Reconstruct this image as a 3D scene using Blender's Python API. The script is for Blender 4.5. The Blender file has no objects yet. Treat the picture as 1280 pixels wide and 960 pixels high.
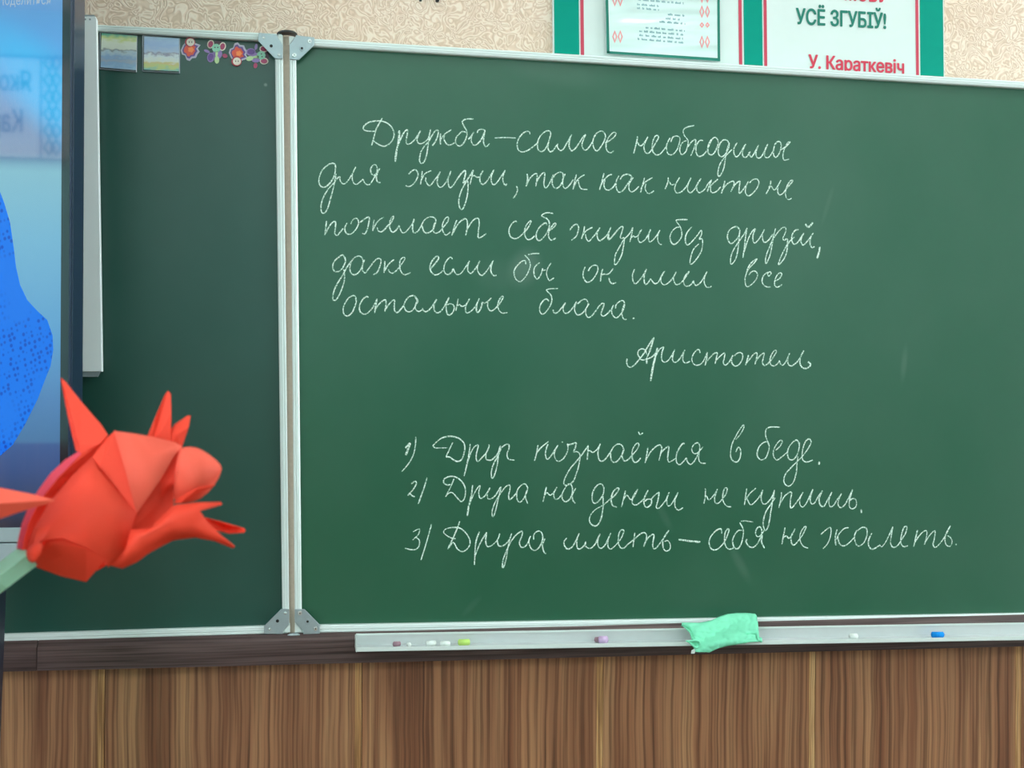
import bpy, bmesh, math, random
from mathutils import Vector, Matrix, noise
random.seed(7)
SC = bpy.context.scene
COL = SC.collection

# ------------------------------------------------------------------ camera
CAM = Vector((0.0, -2.15, 1.30))
FPX = 1600.0
YAW, PITCH, ROLL = -0.16068938, 0.0, 0.00587168
def _rot():
    y, p, r = YAW, PITCH, ROLL
    Ry = Matrix(((math.cos(y), 0, math.sin(y)), (0, 1, 0), (-math.sin(y), 0, math.cos(y))))
    Rx = Matrix(((1, 0, 0), (0, math.cos(p), -math.sin(p)), (0, math.sin(p), math.cos(p))))
    Rz = Matrix(((math.cos(r), -math.sin(r), 0), (math.sin(r), math.cos(r), 0), (0, 0, 1)))
    return Rz @ Rx @ Ry
M = _rot()                                    # (X, down, depth) -> camera (right, down, forward)
def w_of(row): return Vector((M[row][0], M[row][2], -M[row][1]))
RIGHT, DOWN, FWD = w_of(0), w_of(1), w_of(2)
cam_data = bpy.data.cameras.new('camera')
cam = bpy.data.objects.new('camera', cam_data); COL.objects.link(cam)
mw = Matrix.Identity(4)
for i in range(3):
    mw[i][0] = RIGHT[i]; mw[i][1] = -DOWN[i]; mw[i][2] = -FWD[i]; mw[i][3] = CAM[i]
cam.matrix_world = mw
cam_data.sensor_width = 36.0
cam_data.lens = 36.0 * FPX / 1280.0
cam_data.clip_start = 0.02
cam_data.dof.use_dof = True
cam_data.dof.focus_distance = 2.15
cam_data.dof.aperture_fstop = 16
SC.camera = cam

# ------------------------------------------------------------------ world, exposure
world = bpy.data.worlds.new('world'); SC.world = world; world.use_nodes = True
world.node_tree.nodes['Background'].inputs[0].default_value = (0.75, 0.85, 1.0, 1)
world.node_tree.nodes['Background'].inputs[1].default_value = 0.3
SC.view_settings.view_transform = 'Standard'
SC.view_settings.look = 'None'
SC.view_settings.gamma = 1.0
SC.view_settings.use_curve_mapping = False
SC.view_settings.exposure = 0.30
LAMP_E = 7.0        # ceiling panels
WINDOW_E = 6.0      # daylight through the right window, and the left pane added as fill
SCREEN_E = 0.62

# ------------------------------------------------------------------ helpers
def srgb(r, g, b):
    f = lambda c: (c/255)/12.92 if c/255 <= 0.04045 else (((c/255)+0.055)/1.055)**2.4
    return (f(r), f(g), f(b), 1.0)
def ray(px, py): return (RIGHT*((px-640)/FPX) + DOWN*((py-480)/FPX) + FWD)
def P(px, py, Y=0.0):                         # where the sight line meets the plane y = Y
    d = ray(px, py); t = (Y - CAM.y)/d.y
    return CAM + d*t
def PC(px, py, depth): return CAM + ray(px, py)*depth

def mat(name, col, rough=0.6, metal=0.0, spec=0.5, **kw):
    m = bpy.data.materials.new(name); m.use_nodes = True
    b = m.node_tree.nodes['Principled BSDF']
    b.inputs['Base Color'].default_value = col
    b.inputs['Roughness'].default_value = rough
    b.inputs['Metallic'].default_value = metal
    b.inputs['Specular IOR Level'].default_value = spec
    # a little procedural grain on every surface
    nt = m.node_tree
    v = kw.get('vary', 0.06)
    if v:
        tc = nt.nodes.new('ShaderNodeTexCoord'); n = nt.nodes.new('ShaderNodeTexNoise')
        n.inputs['Scale'].default_value = kw.get('nscale', 60); n.inputs['Detail'].default_value = 3
        nt.links.new(tc.outputs['Object'], n.inputs['Vector'])
        mr = nt.nodes.new('ShaderNodeMapRange')
        mr.inputs[3].default_value = 1-v; mr.inputs[4].default_value = 1+v
        nt.links.new(n.outputs['Fac'], mr.inputs[0])
        mx = nt.nodes.new('ShaderNodeVectorMath'); mx.operation = 'SCALE'
        mx.inputs[0].default_value = col[:3]
        nt.links.new(mr.outputs[0], mx.inputs['Scale'])
        nt.links.new(mx.outputs[0], b.inputs['Base Color'])
        if kw.get('bump'):
            bp = nt.nodes.new('ShaderNodeBump'); bp.inputs['Strength'].default_value = kw['bump']
            bp.inputs['Distance'].default_value = 0.001
            nt.links.new(n.outputs['Fac'], bp.inputs['Height']); nt.links.new(bp.outputs[0], b.inputs['Normal'])
    return m

def link(name, me, m=None, parent=None, smooth=False):
    o = bpy.data.objects.new(name, me); COL.objects.link(o)
    if m is not None: me.materials.append(m)
    if parent is not None: o.parent = parent
    if smooth:
        for p in me.polygons: p.use_smooth = True
    return o
def pymesh(name, verts, faces, m=None, parent=None, smooth=False):
    """verts are world positions; parents are empties without rotation or meshes at origin."""
    off = Vector((0, 0, 0))
    if parent is not None: off = wloc(parent)
    me = bpy.data.meshes.new(name)
    me.from_pydata([tuple(Vector(v)-off) for v in verts], [], faces); me.update()
    bm = bmesh.new(); bm.from_mesh(me)
    bmesh.ops.recalc_face_normals(bm, faces=bm.faces); bm.to_mesh(me); bm.free()
    return link(name, me, m, parent, smooth)
def wloc(o):
    v = Vector(o.location)
    while o.parent is not None:
        o = o.parent; v += o.location
    return v
def thing(name, label, cat, loc, group=None):
    o = bpy.data.objects.new(name, None); COL.objects.link(o); o.empty_display_size = 0.02
    o.location = loc; o['label'] = label; o['category'] = cat
    if group: o['group'] = group
    return o
def tag(o, label, cat, group=None):
    o['label'] = label; o['category'] = cat
    if group: o['group'] = group
    return o
def struct(o): o['kind'] = 'structure'; return o

def box(name, a, b, m, parent=None, bev=0.0):
    x0, y0, z0 = [min(a[i], b[i]) for i in range(3)]; x1, y1, z1 = [max(a[i], b[i]) for i in range(3)]
    v = [(x0,y0,z0),(x1,y0,z0),(x1,y1,z0),(x0,y1,z0),(x0,y0,z1),(x1,y0,z1),(x1,y1,z1),(x0,y1,z1)]
    f = [(0,3,2,1),(4,5,6,7),(0,1,5,4),(1,2,6,5),(2,3,7,6),(3,0,4,7)]
    o = pymesh(name, v, f, m, parent)
    if bev:
        bm = bmesh.new(); bm.from_mesh(o.data)
        bmesh.ops.bevel(bm, geom=bm.edges[:], offset=bev, segments=2, affect='EDGES'); bm.to_mesh(o.data); bm.free()
    return o
def prism(name, pts, thick, m, parent=None, bev=0.0, smooth=False):
    """front outline pts (world), pushed back along +y by thick"""
    n = len(pts)
    v = [tuple(p) for p in pts] + [(p[0], p[1]+thick, p[2]) for p in pts]
    f = [tuple(range(n)), tuple(range(2*n-1, n-1, -1))] + [(i, (i+1) % n, n+(i+1) % n, n+i) for i in range(n)]
    o = pymesh(name, v, f, m, parent, smooth)
    if bev:
        bm = bmesh.new(); bm.from_mesh(o.data)
        fe = [e for e in bm.edges]
        bmesh.ops.bevel(bm, geom=fe, offset=bev, segments=1, affect='EDGES'); bm.to_mesh(o.data); bm.free()
    return o
def pxprism(name, pxs, Y, thick, m, parent=None, bev=0.0):
    return prism(name, [P(x, y, Y) for x, y in pxs], thick, m, parent, bev)
def sweep(name, A, B, m, parent=None, caps=True):
    """closed sections A and B joined"""
    n = len(A)
    v = [tuple(p) for p in A] + [tuple(p) for p in B]
    f = [(i, (i+1) % n, n+(i+1) % n, n+i) for i in range(n)]
    if caps: f += [tuple(range(n)), tuple(range(2*n-1, n-1, -1))]
    return pymesh(name, v, f, m, parent)
def profile_bar(name, o0, o1, i0, i1, Y, prof, back, m, parent=None):
    """bar between outer pixel line o0-o1 and inner line i0-i1, with a grooved profile [(t, dy)] and a flat back"""
    def sec(o, i):
        a, b = P(o[0], o[1], Y), P(i[0], i[1], Y)
        s = [a.lerp(b, t) + Vector((0, dy, 0)) for t, dy in prof]
        return s + [Vector((b.x, Y+back, b.z)), Vector((a.x, Y+back, a.z))]
    return sweep(name, sec(o0, i0), sec(o1, i1), m, parent)
def disc(name, c, r, thick, m, parent=None, n=20, dome=0.0, squash=1.0):
    """round plate facing -y at world point c"""
    v = []; f = []
    for k in range(n):
        a = 2*math.pi*k/n
        v.append((c[0]+r*math.cos(a), c[1], c[2]+r*squash*math.sin(a)))
    for k in range(n):
        a = 2*math.pi*k/n
        v.append((c[0]+r*.9*math.cos(a), c[1]-thick, c[2]+r*squash*.9*math.sin(a)))
    v.append((c[0], c[1]-thick-dome, c[2])); v.append((c[0], c[1], c[2]))
    for k in range(n):
        j = (k+1) % n
        f += [(k, j, n+j, n+k), (n+k, n+j, 2*n), (j, k, 2*n+1)]
    return pymesh(name, v, f, m, parent)
# ------------------------------------------------------------------ materials
def nodes(m): return m.node_tree.nodes, m.node_tree.links, m.node_tree.nodes['Principled BSDF']
def ramp(N, stops, interp='LINEAR'):
    r = N.new('ShaderNodeValToRGB'); cr = r.color_ramp; cr.interpolation = interp
    cr.elements[0].position, cr.elements[0].color = stops[0]
    cr.elements[1].position, cr.elements[1].color = stops[-1]
    for p, c in stops[1:-1]:
        e = cr.elements.new(p); e.color = c
    return r

# wallpaper: raised meandering threads on beige
m_paper = mat('wallpaper', srgb(214,196,172), 0.75, vary=0)
N, L, B = nodes(m_paper)
tc = N.new('ShaderNodeTexCoord'); mp = N.new('ShaderNodeMapping'); L.new(tc.outputs['Object'], mp.inputs[0])
n1 = N.new('ShaderNodeTexNoise'); n1.inputs['Scale'].default_value = 33; n1.inputs['Detail'].default_value = 1.0; n1.inputs['Distortion'].default_value = 1.6
L.new(mp.outputs[0], n1.inputs['Vector'])
mu = N.new('ShaderNodeMath'); mu.operation = 'MULTIPLY'; mu.inputs[1].default_value = 44; L.new(n1.outputs['Fac'], mu.inputs[0])
sn = N.new('ShaderNodeMath'); sn.operation = 'SINE'; L.new(mu.outputs[0], sn.inputs[0])
rp = ramp(N, [(0.0, srgb(214,190,168)), (0.22, srgb(229,206,186)), (0.75, srgb(231,209,190)), (0.92, srgb(241,226,210))])
mr = N.new('ShaderNodeMapRange'); mr.inputs[1].default_value = -1; mr.inputs[2].default_value = 1; L.new(sn.outputs[0], mr.inputs[0])
L.new(mr.outputs[0], rp.inputs[0])
n2 = N.new('ShaderNodeTexNoise'); n2.inputs['Scale'].default_value = 4; L.new(tc.outputs['Object'], n2.inputs['Vector'])
mx = N.new('ShaderNodeMix'); mx.data_type = 'RGBA'; mx.blend_type = 'MULTIPLY'; mx.inputs[0].default_value = 1
r2 = ramp(N, [(0.3, (0.94,0.90,0.86,1)), (0.7, (1,1,1,1))]); L.new(n2.outputs['Fac'], r2.inputs[0])
L.new(rp.outputs[0], mx.inputs[6]); L.new(r2.outputs[0], mx.inputs[7]); L.new(mx.outputs[2], B.inputs['Base Color'])
bp = N.new('ShaderNodeBump'); bp.inputs['Strength'].default_value = 0.45; bp.inputs['Distance'].default_value = 0.0015
L.new(mr.outputs[0], bp.inputs['Height']); L.new(bp.outputs[0], B.inputs['Normal'])

def wood(name, c_dark, c_mid, c_light, xs=34, zs=1.1, horiz=False, rough=0.45, seed=0.0):
    m = mat(name, c_mid, rough, vary=0)
    N, L, B = nodes(m)
    tc = N.new('ShaderNodeTexCoord'); oi = N.new('ShaderNodeObjectInfo')
    mp = N.new('ShaderNodeMapping')
    wn = N.new('ShaderNodeTexNoise'); wn.inputs['Scale'].default_value = 1.0; wn.inputs['Detail'].default_value = 2
    ws = N.new('ShaderNodeVectorMath'); ws.operation = 'MULTIPLY'; ws.inputs[1].default_value = (2, 1, 9) if horiz else (9, 1, 5)
    L.new(tc.outputs['Object'], ws.inputs[0]); L.new(ws.outputs[0], wn.inputs['Vector'])
    wa = N.new('ShaderNodeVectorMath'); wa.operation = 'MULTIPLY_ADD'; wa.inputs[1].default_value = (0, 0, .01) if horiz else (.012, 0, 0)
    L.new(wn.outputs['Fac'], wa.inputs[0]); L.new(tc.outputs['Object'], wa.inputs[2]); L.new(wa.outputs[0], mp.inputs[0])
    mp.inputs['Scale'].default_value = (zs, 1, xs) if horiz else (xs, 1, zs)
    am = N.new('ShaderNodeVectorMath'); am.operation = 'ADD'
    cm = N.new('ShaderNodeCombineXYZ'); ml = N.new('ShaderNodeMath'); ml.operation = 'MULTIPLY'; ml.inputs[1].default_value = 37.0
    L.new(oi.outputs['Random'], ml.inputs[0]); L.new(ml.outputs[0], cm.inputs[1])
    L.new(mp.outputs[0], am.inputs[0]); L.new(cm.outputs[0], am.inputs[1])
    a = N.new('ShaderNodeTexNoise'); a.inputs['Scale'].default_value = 1.0; a.inputs['Detail'].default_value = 4; a.inputs['Distortion'].default_value = 0.6
    L.new(am.outputs[0], a.inputs['Vector'])
    sc = N.new('ShaderNodeVectorMath'); sc.operation = 'MULTIPLY'; sc.inputs[1].default_value = (1, 1, 6) if horiz else (6, 1, 3)
    if horiz: sc.inputs[1].default_value = (3, 1, 6)
    L.new(am.outputs[0], sc.inputs[0])
    b = N.new('ShaderNodeTexNoise'); b.inputs['Scale'].default_value = 1.0; b.inputs['Detail'].default_value = 5
    L.new(sc.outputs[0], b.inputs['Vector'])
    r = ramp(N, [(0.33, c_dark), (0.5, c_mid), (0.66, c_light)]); L.new(a.outputs['Fac'], r.inputs[0])
    g = ramp(N, [(0.38, (0.60,0.56,0.54,1)), (0.5, (1,1,1,1)), (0.62, (1.14,1.12,1.08,1))]); L.new(b.outputs['Fac'], g.inputs[0])
    w = N.new('ShaderNodeTexWave'); w.wave_type = 'BANDS'; w.bands_direction = 'Z' if horiz else 'X'
    w.inputs['Scale'].default_value = 0.55; w.inputs['Distortion'].default_value = 5.0; w.inputs['Detail'].default_value = 2; w.inputs['Detail Scale'].default_value = 0.5
    L.new(am.outputs[0], w.inputs['Vector'])
    wr = ramp(N, [(0.0, (0.60,0.56,0.54,1)), (0.18, (1,1,1,1)), (1.0, (1.04,1.03,1.0,1))]); L.new(w.outputs['Fac'], wr.inputs[0])
    mx = N.new('ShaderNodeMix'); mx.data_type = 'RGBA'; mx.blend_type = 'MULTIPLY'; mx.inputs[0].default_value = 1
    L.new(r.outputs[0], mx.inputs[6]); L.new(g.outputs[0], mx.inputs[7])
    m2 = N.new('ShaderNodeMix'); m2.data_type = 'RGBA'; m2.blend_type = 'MULTIPLY'; m2.inputs[0].default_value = 0.8
    L.new(mx.outputs[2], m2.inputs[6]); L.new(wr.outputs[0], m2.inputs[7]); L.new(m2.outputs[2], B.inputs['Base Color'])
    bp = N.new('ShaderNodeBump'); bp.inputs['Strength'].default_value = 0.15; bp.inputs['Distance'].default_value = 0.0005
    L.new(b.outputs['Fac'], bp.inputs['Height']); L.new(bp.outputs[0], B.inputs['Normal'])
    return m
m_wood = wood('wood_laminate', srgb(122,78,54), srgb(150,104,74), srgb(170,126,90), xs=36, zs=0.9)
m_wood_edge = wood('wood_edge_strip', srgb(150,106,66), srgb(184,140,92), srgb(204,164,116), xs=80, zs=3)
m_trim = wood('dark_trim_wood', srgb(70,54,54), srgb(86,70,70), srgb(98,82,81), xs=60, zs=2, horiz=True, rough=0.35)

# blackboard enamel, with wiped chalk dust and a painted sheen
def board_mat(name, col, smears_and_sheen):
    m = mat(name, col, 0.34, vary=0, spec=0.65)
    N, L, B = nodes(m)
    tc = N.new('ShaderNodeTexCoord')
    n = N.new('ShaderNodeTexNoise'); n.inputs['Scale'].default_value = 1.6; n.inputs['Detail'].default_value = 5; n.inputs['Roughness'].default_value = 0.55
    mp = N.new('ShaderNodeMapping'); mp.inputs['Scale'].default_value = (1.0, 1, 0.8); mp.inputs['Rotation'].default_value = (0, 0.4, 0)
    L.new(tc.outputs['Object'], mp.inputs[0]); L.new(mp.outputs[0], n.inputs['Vector'])
    mr = N.new('ShaderNodeMapRange'); mr.inputs[1].default_value = 0.4; mr.inputs[2].default_value = 0.75; mr.inputs[3].default_value = 0.0; mr.inputs[4].default_value = 0.05
    L.new(n.outputs['Fac'], mr.inputs[0])
    fac = mr.outputs[0]
    dn = N.new('ShaderNodeTexNoise'); dn.inputs['Scale'].default_value = 14; dn.inputs['Detail'].default_value = 4; L.new(tc.outputs['Object'], dn.inputs['Vector'])
    for (px, py, rx, rz, ang, amt) in smears_and_sheen:         # wiped chalk marks, and a lamp sheen painted pale below the top rail
        c = P(px, py, -0.03) - P(376, 790, 0.0)          # the board's own origin
        q = N.new('ShaderNodeMapping'); q.vector_type = 'TEXTURE'
        q.inputs['Location'].default_value = c; q.inputs['Rotation'].default_value = (0, ang, 0); q.inputs['Scale'].default_value = (rx, 1, rz)
        L.new(tc.outputs['Object'], q.inputs[0])
        le = N.new('ShaderNodeVectorMath'); le.operation = 'LENGTH'; L.new(q.outputs[0], le.inputs[0])
        k = N.new('ShaderNodeMapRange'); k.inputs[1].default_value = 1.0; k.inputs[2].default_value = 0.2; k.inputs[3].default_value = 0; k.inputs[4].default_value = amt; k.interpolation_type = 'SMOOTHSTEP'
        L.new(le.outputs['Value'], k.inputs[0])
        kk = N.new('ShaderNodeMath'); kk.operation = 'MULTIPLY'; L.new(k.outputs[0], kk.inputs[0]); L.new(dn.outputs['Fac'], kk.inputs[1])
        ad = N.new('ShaderNodeMath'); ad.operation = 'ADD'; L.new(fac, ad.inputs[0]); L.new(kk.outputs[0], ad.inputs[1]); fac = ad.outputs[0]
    mx = N.new('ShaderNodeMix'); mx.data_type = 'RGBA'; mx.inputs[6].default_value = col; mx.inputs[7].default_value = (0.6, 0.7, 0.66, 1)
    L.new(fac, mx.inputs[0]); L.new(mx.outputs[2], B.inputs['Base Color'])
    return m
m_green = board_mat('green_board_enamel', srgb(16,84,58), [(655,335,.035,.045,.5,.16), (1130,455,.008,.045,.1,.10), (925,705,.012,.05,-.5,.08),
        (620,345,.05,.04,0,.05), (1035,255,.006,.05,.3,.05), (700,90,.12,.035,.1,.05), (590,757,.03,.008,-.8,.06), (830,645,.01,.04,-.5,.06)])
m_green_shaded = board_mat('shaded_wing_enamel', srgb(10,70,60), [(332,106,.004,.004,0,.5)])  # same enamel as the main panel; the wing's dimmer light is painted in

m_chalk = mat('chalk_mark', srgb(205,235,220), 0.95, vary=0, spec=0.1)
N, L, B = nodes(m_chalk)
tc = N.new('ShaderNodeTexCoord'); n = N.new('ShaderNodeTexNoise'); n.inputs['Scale'].default_value = 420; n.inputs['Detail'].default_value = 2
L.new(tc.outputs['Object'], n.inputs['Vector'])
r = ramp(N, [(0.34, srgb(100,150,124)), (0.56, srgb(226,244,234))]); L.new(n.outputs['Fac'], r.inputs[0]); L.new(r.outputs[0], B.inputs['Base Color'])

m_alu = mat('brushed_aluminium', srgb(222,234,232), 0.4, metal=0.15, vary=0.0)
m_alu_white = mat('white_coated_metal', srgb(214,226,222), 0.4, metal=0.0, vary=0.02)
m_zinc = mat('zinc_plate', srgb(168,182,188), 0.38, metal=0.55, vary=0.06, nscale=300)
m_rivet = mat('bright_rivet', srgb(225,230,228), 0.25, metal=0.6, vary=0)
m_black = mat('black_hole', srgb(12,14,14), 0.6, vary=0)
m_cap = mat('dark_hinge_cap', srgb(40,42,46), 0.35, vary=0.1)
m_greyface = mat('grey_tray_metal', srgb(204,210,210), 0.4, metal=0.3, vary=0.04)
m_bezel = mat('dark_navy_bezel', srgb(28,44,74), 0.28, vary=0.02)
m_bezel_gl = mat('black_glass_border', srgb(24,30,44), 0.06, vary=0, spec=0.8)
m_silver = mat('silver_speaker_panel', srgb(150,164,170), 0.45, metal=0.3, vary=0.03)
m_red = mat('poster_red', srgb(196,62,86), 0.5, vary=0.02)
m_pgreen = mat('poster_green', srgb(0,146,126), 0.6, vary=0.03, spec=0.12)
m_pwhite = mat('poster_white', srgb(212,226,222), 0.35, vary=0.02)
m_plet = mat('letter_green', srgb(0,118,100), 0.6, vary=0.02)
m_pred = mat('letter_red', srgb(206,52,78), 0.5, vary=0.02)
m_blackletter = mat('black_plastic_letter', srgb(14,12,12), 0.4, vary=0)
m_film = mat('glossy_paper_under_film', srgb(214,236,232), 0.12, vary=0, spec=0.7)
N, L, B = nodes(m_film)
tc = N.new('ShaderNodeTexCoord'); mp = N.new('ShaderNodeMapping'); mp.inputs['Scale'].default_value = (3, 1, 14); mp.inputs['Rotation'].default_value = (0, 0.35, 0)
L.new(tc.outputs['Object'], mp.inputs[0]); n = N.new('ShaderNodeTexNoise'); n.inputs['Scale'].default_value = 2.0; n.inputs['Detail'].default_value = 1
L.new(mp.outputs[0], n.inputs['Vector']); bp = N.new('ShaderNodeBump'); bp.inputs['Strength'].default_value = 0.8; bp.inputs['Distance'].default_value = 0.02
L.new(n.outputs['Fac'], bp.inputs['Height']); L.new(bp.outputs[0], B.inputs['Normal'])
m_tiny = mat('small_grey_print', srgb(110,160,170), 0.3, vary=0.2, nscale=500)
m_pink = mat('pink_ornament', srgb(236,150,150), 0.3, vary=0.1)
m_cloth = mat('mint_cloth', srgb(126,224,184), 0.9, vary=0.08, nscale=90, bump=0.3)

def paper(name, col, transl=0.35):
    m = mat(name, col, 0.62, vary=0.03, nscale=25, spec=0.25)
    N, L, B = nodes(m)
    t = N.new('ShaderNodeBsdfTranslucent'); t.inputs[0].default_value = col
    mx = N.new('ShaderNodeMixShader'); mx.inputs[0].default_value = transl
    out = [x for x in N if x.type == 'OUTPUT_MATERIAL'][0]
    L.new(B.outputs[0], mx.inputs[1]); L.new(t.outputs[0], mx.inputs[2]); L.new(mx.outputs[0], out.inputs[0])
    return m
m_redpaper = paper('red_origami_paper', (1.0, 0.085, 0.045, 1), 0.2)
m_redpaper_lit = paper('red_origami_paper_lit', (1.0, 0.15, 0.095, 1), 0.2)  # same paper, paler: brightness of the lit facets is in the colour
m_rimlit_paper = paper('red_paper_rim_light', (0.90, 0.10, 0.16, 1))  # same red paper, light on the rim painted in as pink
m_stem = paper('mint_green_paper', srgb(172,228,204), 0.15)
m_plaster = mat('reflection_tint_paint', srgb(168,222,214), 0.8, vary=0.03, nscale=8)  # turquoise put on the unseen back wall to tint the board's reflections
m_ceil = mat('white_plaster', srgb(222,232,232), 0.85, vary=0.03, nscale=8)
m_floor = wood('floor_boards', srgb(80,58,42), srgb(100,76,56), srgb(118,92,68), xs=12, zs=1)
m_desk = wood('desk_laminate', srgb(150,116,80), srgb(176,140,100), srgb(196,162,120), xs=10, zs=1, horiz=True)
m_glass = mat('clear_glass', (0.9, 0.95, 0.95, 1), 0.02, vary=0)
m_glass.node_tree.nodes['Principled BSDF'].inputs['Transmission Weight'].default_value = 1.0
def emit(name, col, s):
    m = bpy.data.materials.new(name); m.use_nodes = True
    b = m.node_tree.nodes['Principled BSDF']; b.inputs['Base Color'].default_value = (0.02, 0.02, 0.02, 1)
    b.inputs['Emission Color'].default_value = col; b.inputs['Emission Strength'].default_value = s
    return m
m_lamp = emit('lamp_diffuser', (0.93, 1.0, 0.98, 1), LAMP_E)
m_window = emit('daylight_pane', (0.93, 0.97, 1.0, 1), WINDOW_E)

# ------------------------------------------------------------------ room shell
X0, X1, YB, ZC = -2.7, 3.6, -5.0, 3.1
wf = struct(box('wall_front', (X0, 0.0, 0), (X1, 0.12, ZC), m_paper))
wb = struct(box('wall_back', (X0, YB-0.12, 0), (X1, YB, ZC), m_plaster))
box('added_dark_wainscot', (X0+.01, YB, 0), (X1-.01, YB+.018, 1.0), m_wood, wb)  # unseen dark panelling, added to darken the board's lower reflection
struct(box('wall_left', (X0-0.12, YB, 0), (X0, 0, ZC), m_ceil))
struct(box('wall_right', (X1, YB, 0), (X1+0.12, 0, ZC), m_ceil))
struct(box('floor', (X0, YB, -0.1), (X1, 0, 0), m_floor))
struct(box('ceiling', (X0, YB, ZC), (X1, 0, ZC+0.1), m_ceil))
w = struct(box('window_1', (X1-0.03, -2.05, 0.85), (X1, -0.25, 2.7), m_window))
for ya, yb, za, zb in ((-2.11,-2.05,.79,2.76), (-0.25,-0.19,.79,2.76), (-2.05,-0.25,.79,.85), (-2.05,-0.25,2.7,2.76), (-1.17,-1.13,.85,2.7)):
    box('window_frame', (X1-0.06, ya, za), (X1, yb, zb), m_alu_white, w)
w = struct(box('fill_window', (X0, -4.2, 0.85), (X0+0.03, -2.2, 2.7), m_window))  # glowing pane added out of view to brighten the flower
for ya, yb, za, zb in ((-4.26,-4.2,.79,2.76), (-2.2,-2.14,.79,2.76), (-4.2,-2.2,.79,.85), (-4.2,-2.2,2.7,2.76), (-3.22,-3.18,.85,2.7)):
    box('window_frame', (X0, ya, za), (X0+0.06, yb, zb), m_alu_white, w)
NTH = ['first', 'second', 'third', 'fourth', 'fifth', 'sixth']
def ceiling_lamp(xc, yc, hx, hy, label):
    t = thing('ceiling_lamp', label, 'lamp', (xc, yc, ZC-0.06), 'ceiling light panels')
    box('frame', (xc-hx-.03, yc-hy-.03, ZC-0.05), (xc+hx+.03, yc+hy+.03, ZC-0.001), m_alu_white, t)
    box('diffuser', (xc-hx, yc-hy, ZC-0.056), (xc+hx, yc+hy, ZC-0.051), m_lamp, t)
for k, xc in enumerate((-1.3, 0.9, 2.7)):
    ceiling_lamp(xc, -0.80, .29, .29, 'square white ceiling light panel, %s from the left wall in the row near the chalkboard' % NTH[k])
for k, xc in enumerate((-2.0, -0.9, 0.2, 1.3, 2.4)):
    ceiling_lamp(xc, -4.15, .46, .29, 'oblong white ceiling light panel, %s from the left wall in the rear row' % NTH[k])

# wainscot panels with their paler edge strips; top edge follows the dark ledge
seams = [(131,839,131,960), (453,829,451.5,960), (753,821,754.6,960), (1017,814,1021,960)]
sx = [(P(a, b, -0.018) + P(c, d, -0.018))/2 for a, b, c, d in seams]
xs = [s.x for s in sx]
tilt = [(P(c, d, -0.018).x - P(a, b, -0.018).x)/(P(c, d, -0.018).z - P(a, b, -0.018).z)*0 for a, b, c, d in seams]
step = (xs[3]-xs[0])/3
xs = [xs[0]-step*k for k in range(5, 0, -1)] + xs + [P(1277, 830, -0.018).x] + [P(1277, 830, -0.018).x + step*k for k in (1, 2, 3, 4, 5)]
def ztrim(x):                                    # underside height of the ledge at x
    a, b = P(3, 839.7, -0.03), P(1280, 808, -0.03)
    return a.z + (b.z-a.z)*(x-a.x)/(b.x-a.x)
for k in range(len(xs)-1):
    a, b = xs[k]+0.0005, xs[k+1]-0.0005
    if b < X0 or a > X1: continue
    a = max(a, X0+0.002); b = min(b, X1-0.002)
    e = min(0.011, (b-a)/3)
    zt = min(ztrim(a), ztrim(b)) + 0.012
    p = prism('panel', [(a, -0.018, 0.0), (b-e, -0.018, 0.0), (b-e, -0.018, zt), (a, -0.018, zt)], 0.018, m_wood, wf)
    prism('edge_strip', [(b-e, -0.0186, 0.0), (b, -0.0186, 0.0), (b, -0.0186, zt), (b-e, -0.0186, zt)], 0.0186, m_wood_edge, p)

# dark ledge under the board
def trim(name, x0, x1):
    def sec(x):
        a0, a1 = P(5, 810, -0.054), P(400, 799.4, -0.054)
        zt = a0.z + (a1.z-a0.z)*(x-a0.x)/(a1.x-a0.x)
        zt = P(5, 810, -0.054).z*0.5 + zt*0.5 if False else zt
        b0, b1 = P(3, 839.7, -0.054), P(1280, 808, -0.054)
        zb = b0.z + (b1.z-b0.z)*(x-b0.x)/(b1.x-b0.x)
        return [Vector(q) for q in ((x, 0, zb), (x, -0.054, zb), (x, -0.054, zt-0.001), (x, -0.0532, zt), (x, -0.043, zt+0.0085), (x, -0.040, zt+0.0085), (x, 0, zt+0.0085))]
    return struct(sweep(name, sec(x0), sec(x1), m_trim))
xj = P(46, 820, -0.054).x
trim('trim_1', xj+0.0006, X1-0.002)
trim('trim_2', X0+0.002, xj-0.0006)
# ------------------------------------------------------------------ the chalkboard
YF = -0.030
BD = thing('chalkboard', 'green folding chalkboard with white chalk handwriting, hung above the dark wooden ledge', 'chalkboard', P(376, 790, 0.0))
def ln(a, b, x): return (x, a[1] + (b[1]-a[1])*(x-a[0])/(b[0]-a[0]))
# lines in the photograph's frame
T_o, T_i = ((394,48.7),(1280,102)), ((394,57.8),(1280,110.2))
B_i, B_o = ((400,781.6),(1280,767)), ((400,790.6),(1280,774.8))
S_o, S_i = ((361.9,75),(368.2,745)), ((370.3,90),(377,745))
def at_y(l, y): a, b = l; return (a[0] + (b[0]-a[0])*(y-a[1])/(b[1]-a[1]), y)
XR = 1640
pt = lambda l, x: ln(l[0], l[1], x)
body = [(at_y(S_o,50)), pt(T_o,400), pt(T_o,XR), pt(B_o,XR), pt(B_o,400), at_y(S_o,789)]
surf = pxprism('writing_surface', [(at_y(S_i,56)), pt(T_i,XR), pt(B_i,XR), (at_y(S_i,783))], YF, 0.018, m_green, BD)
PROF = [(0,0), (.08,-.001), (.28,-.001), (.33,-.0003), (.42,-.0003), (.47,-.001), (.62,-.001), (.67,-.0003), (.74,-.0003), (.80,-.0005), (1,0.001)]
YFR = -0.040
xs0, xe0 = at_y(S_o, 50)[0], at_y(S_o, 789)[0]
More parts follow.
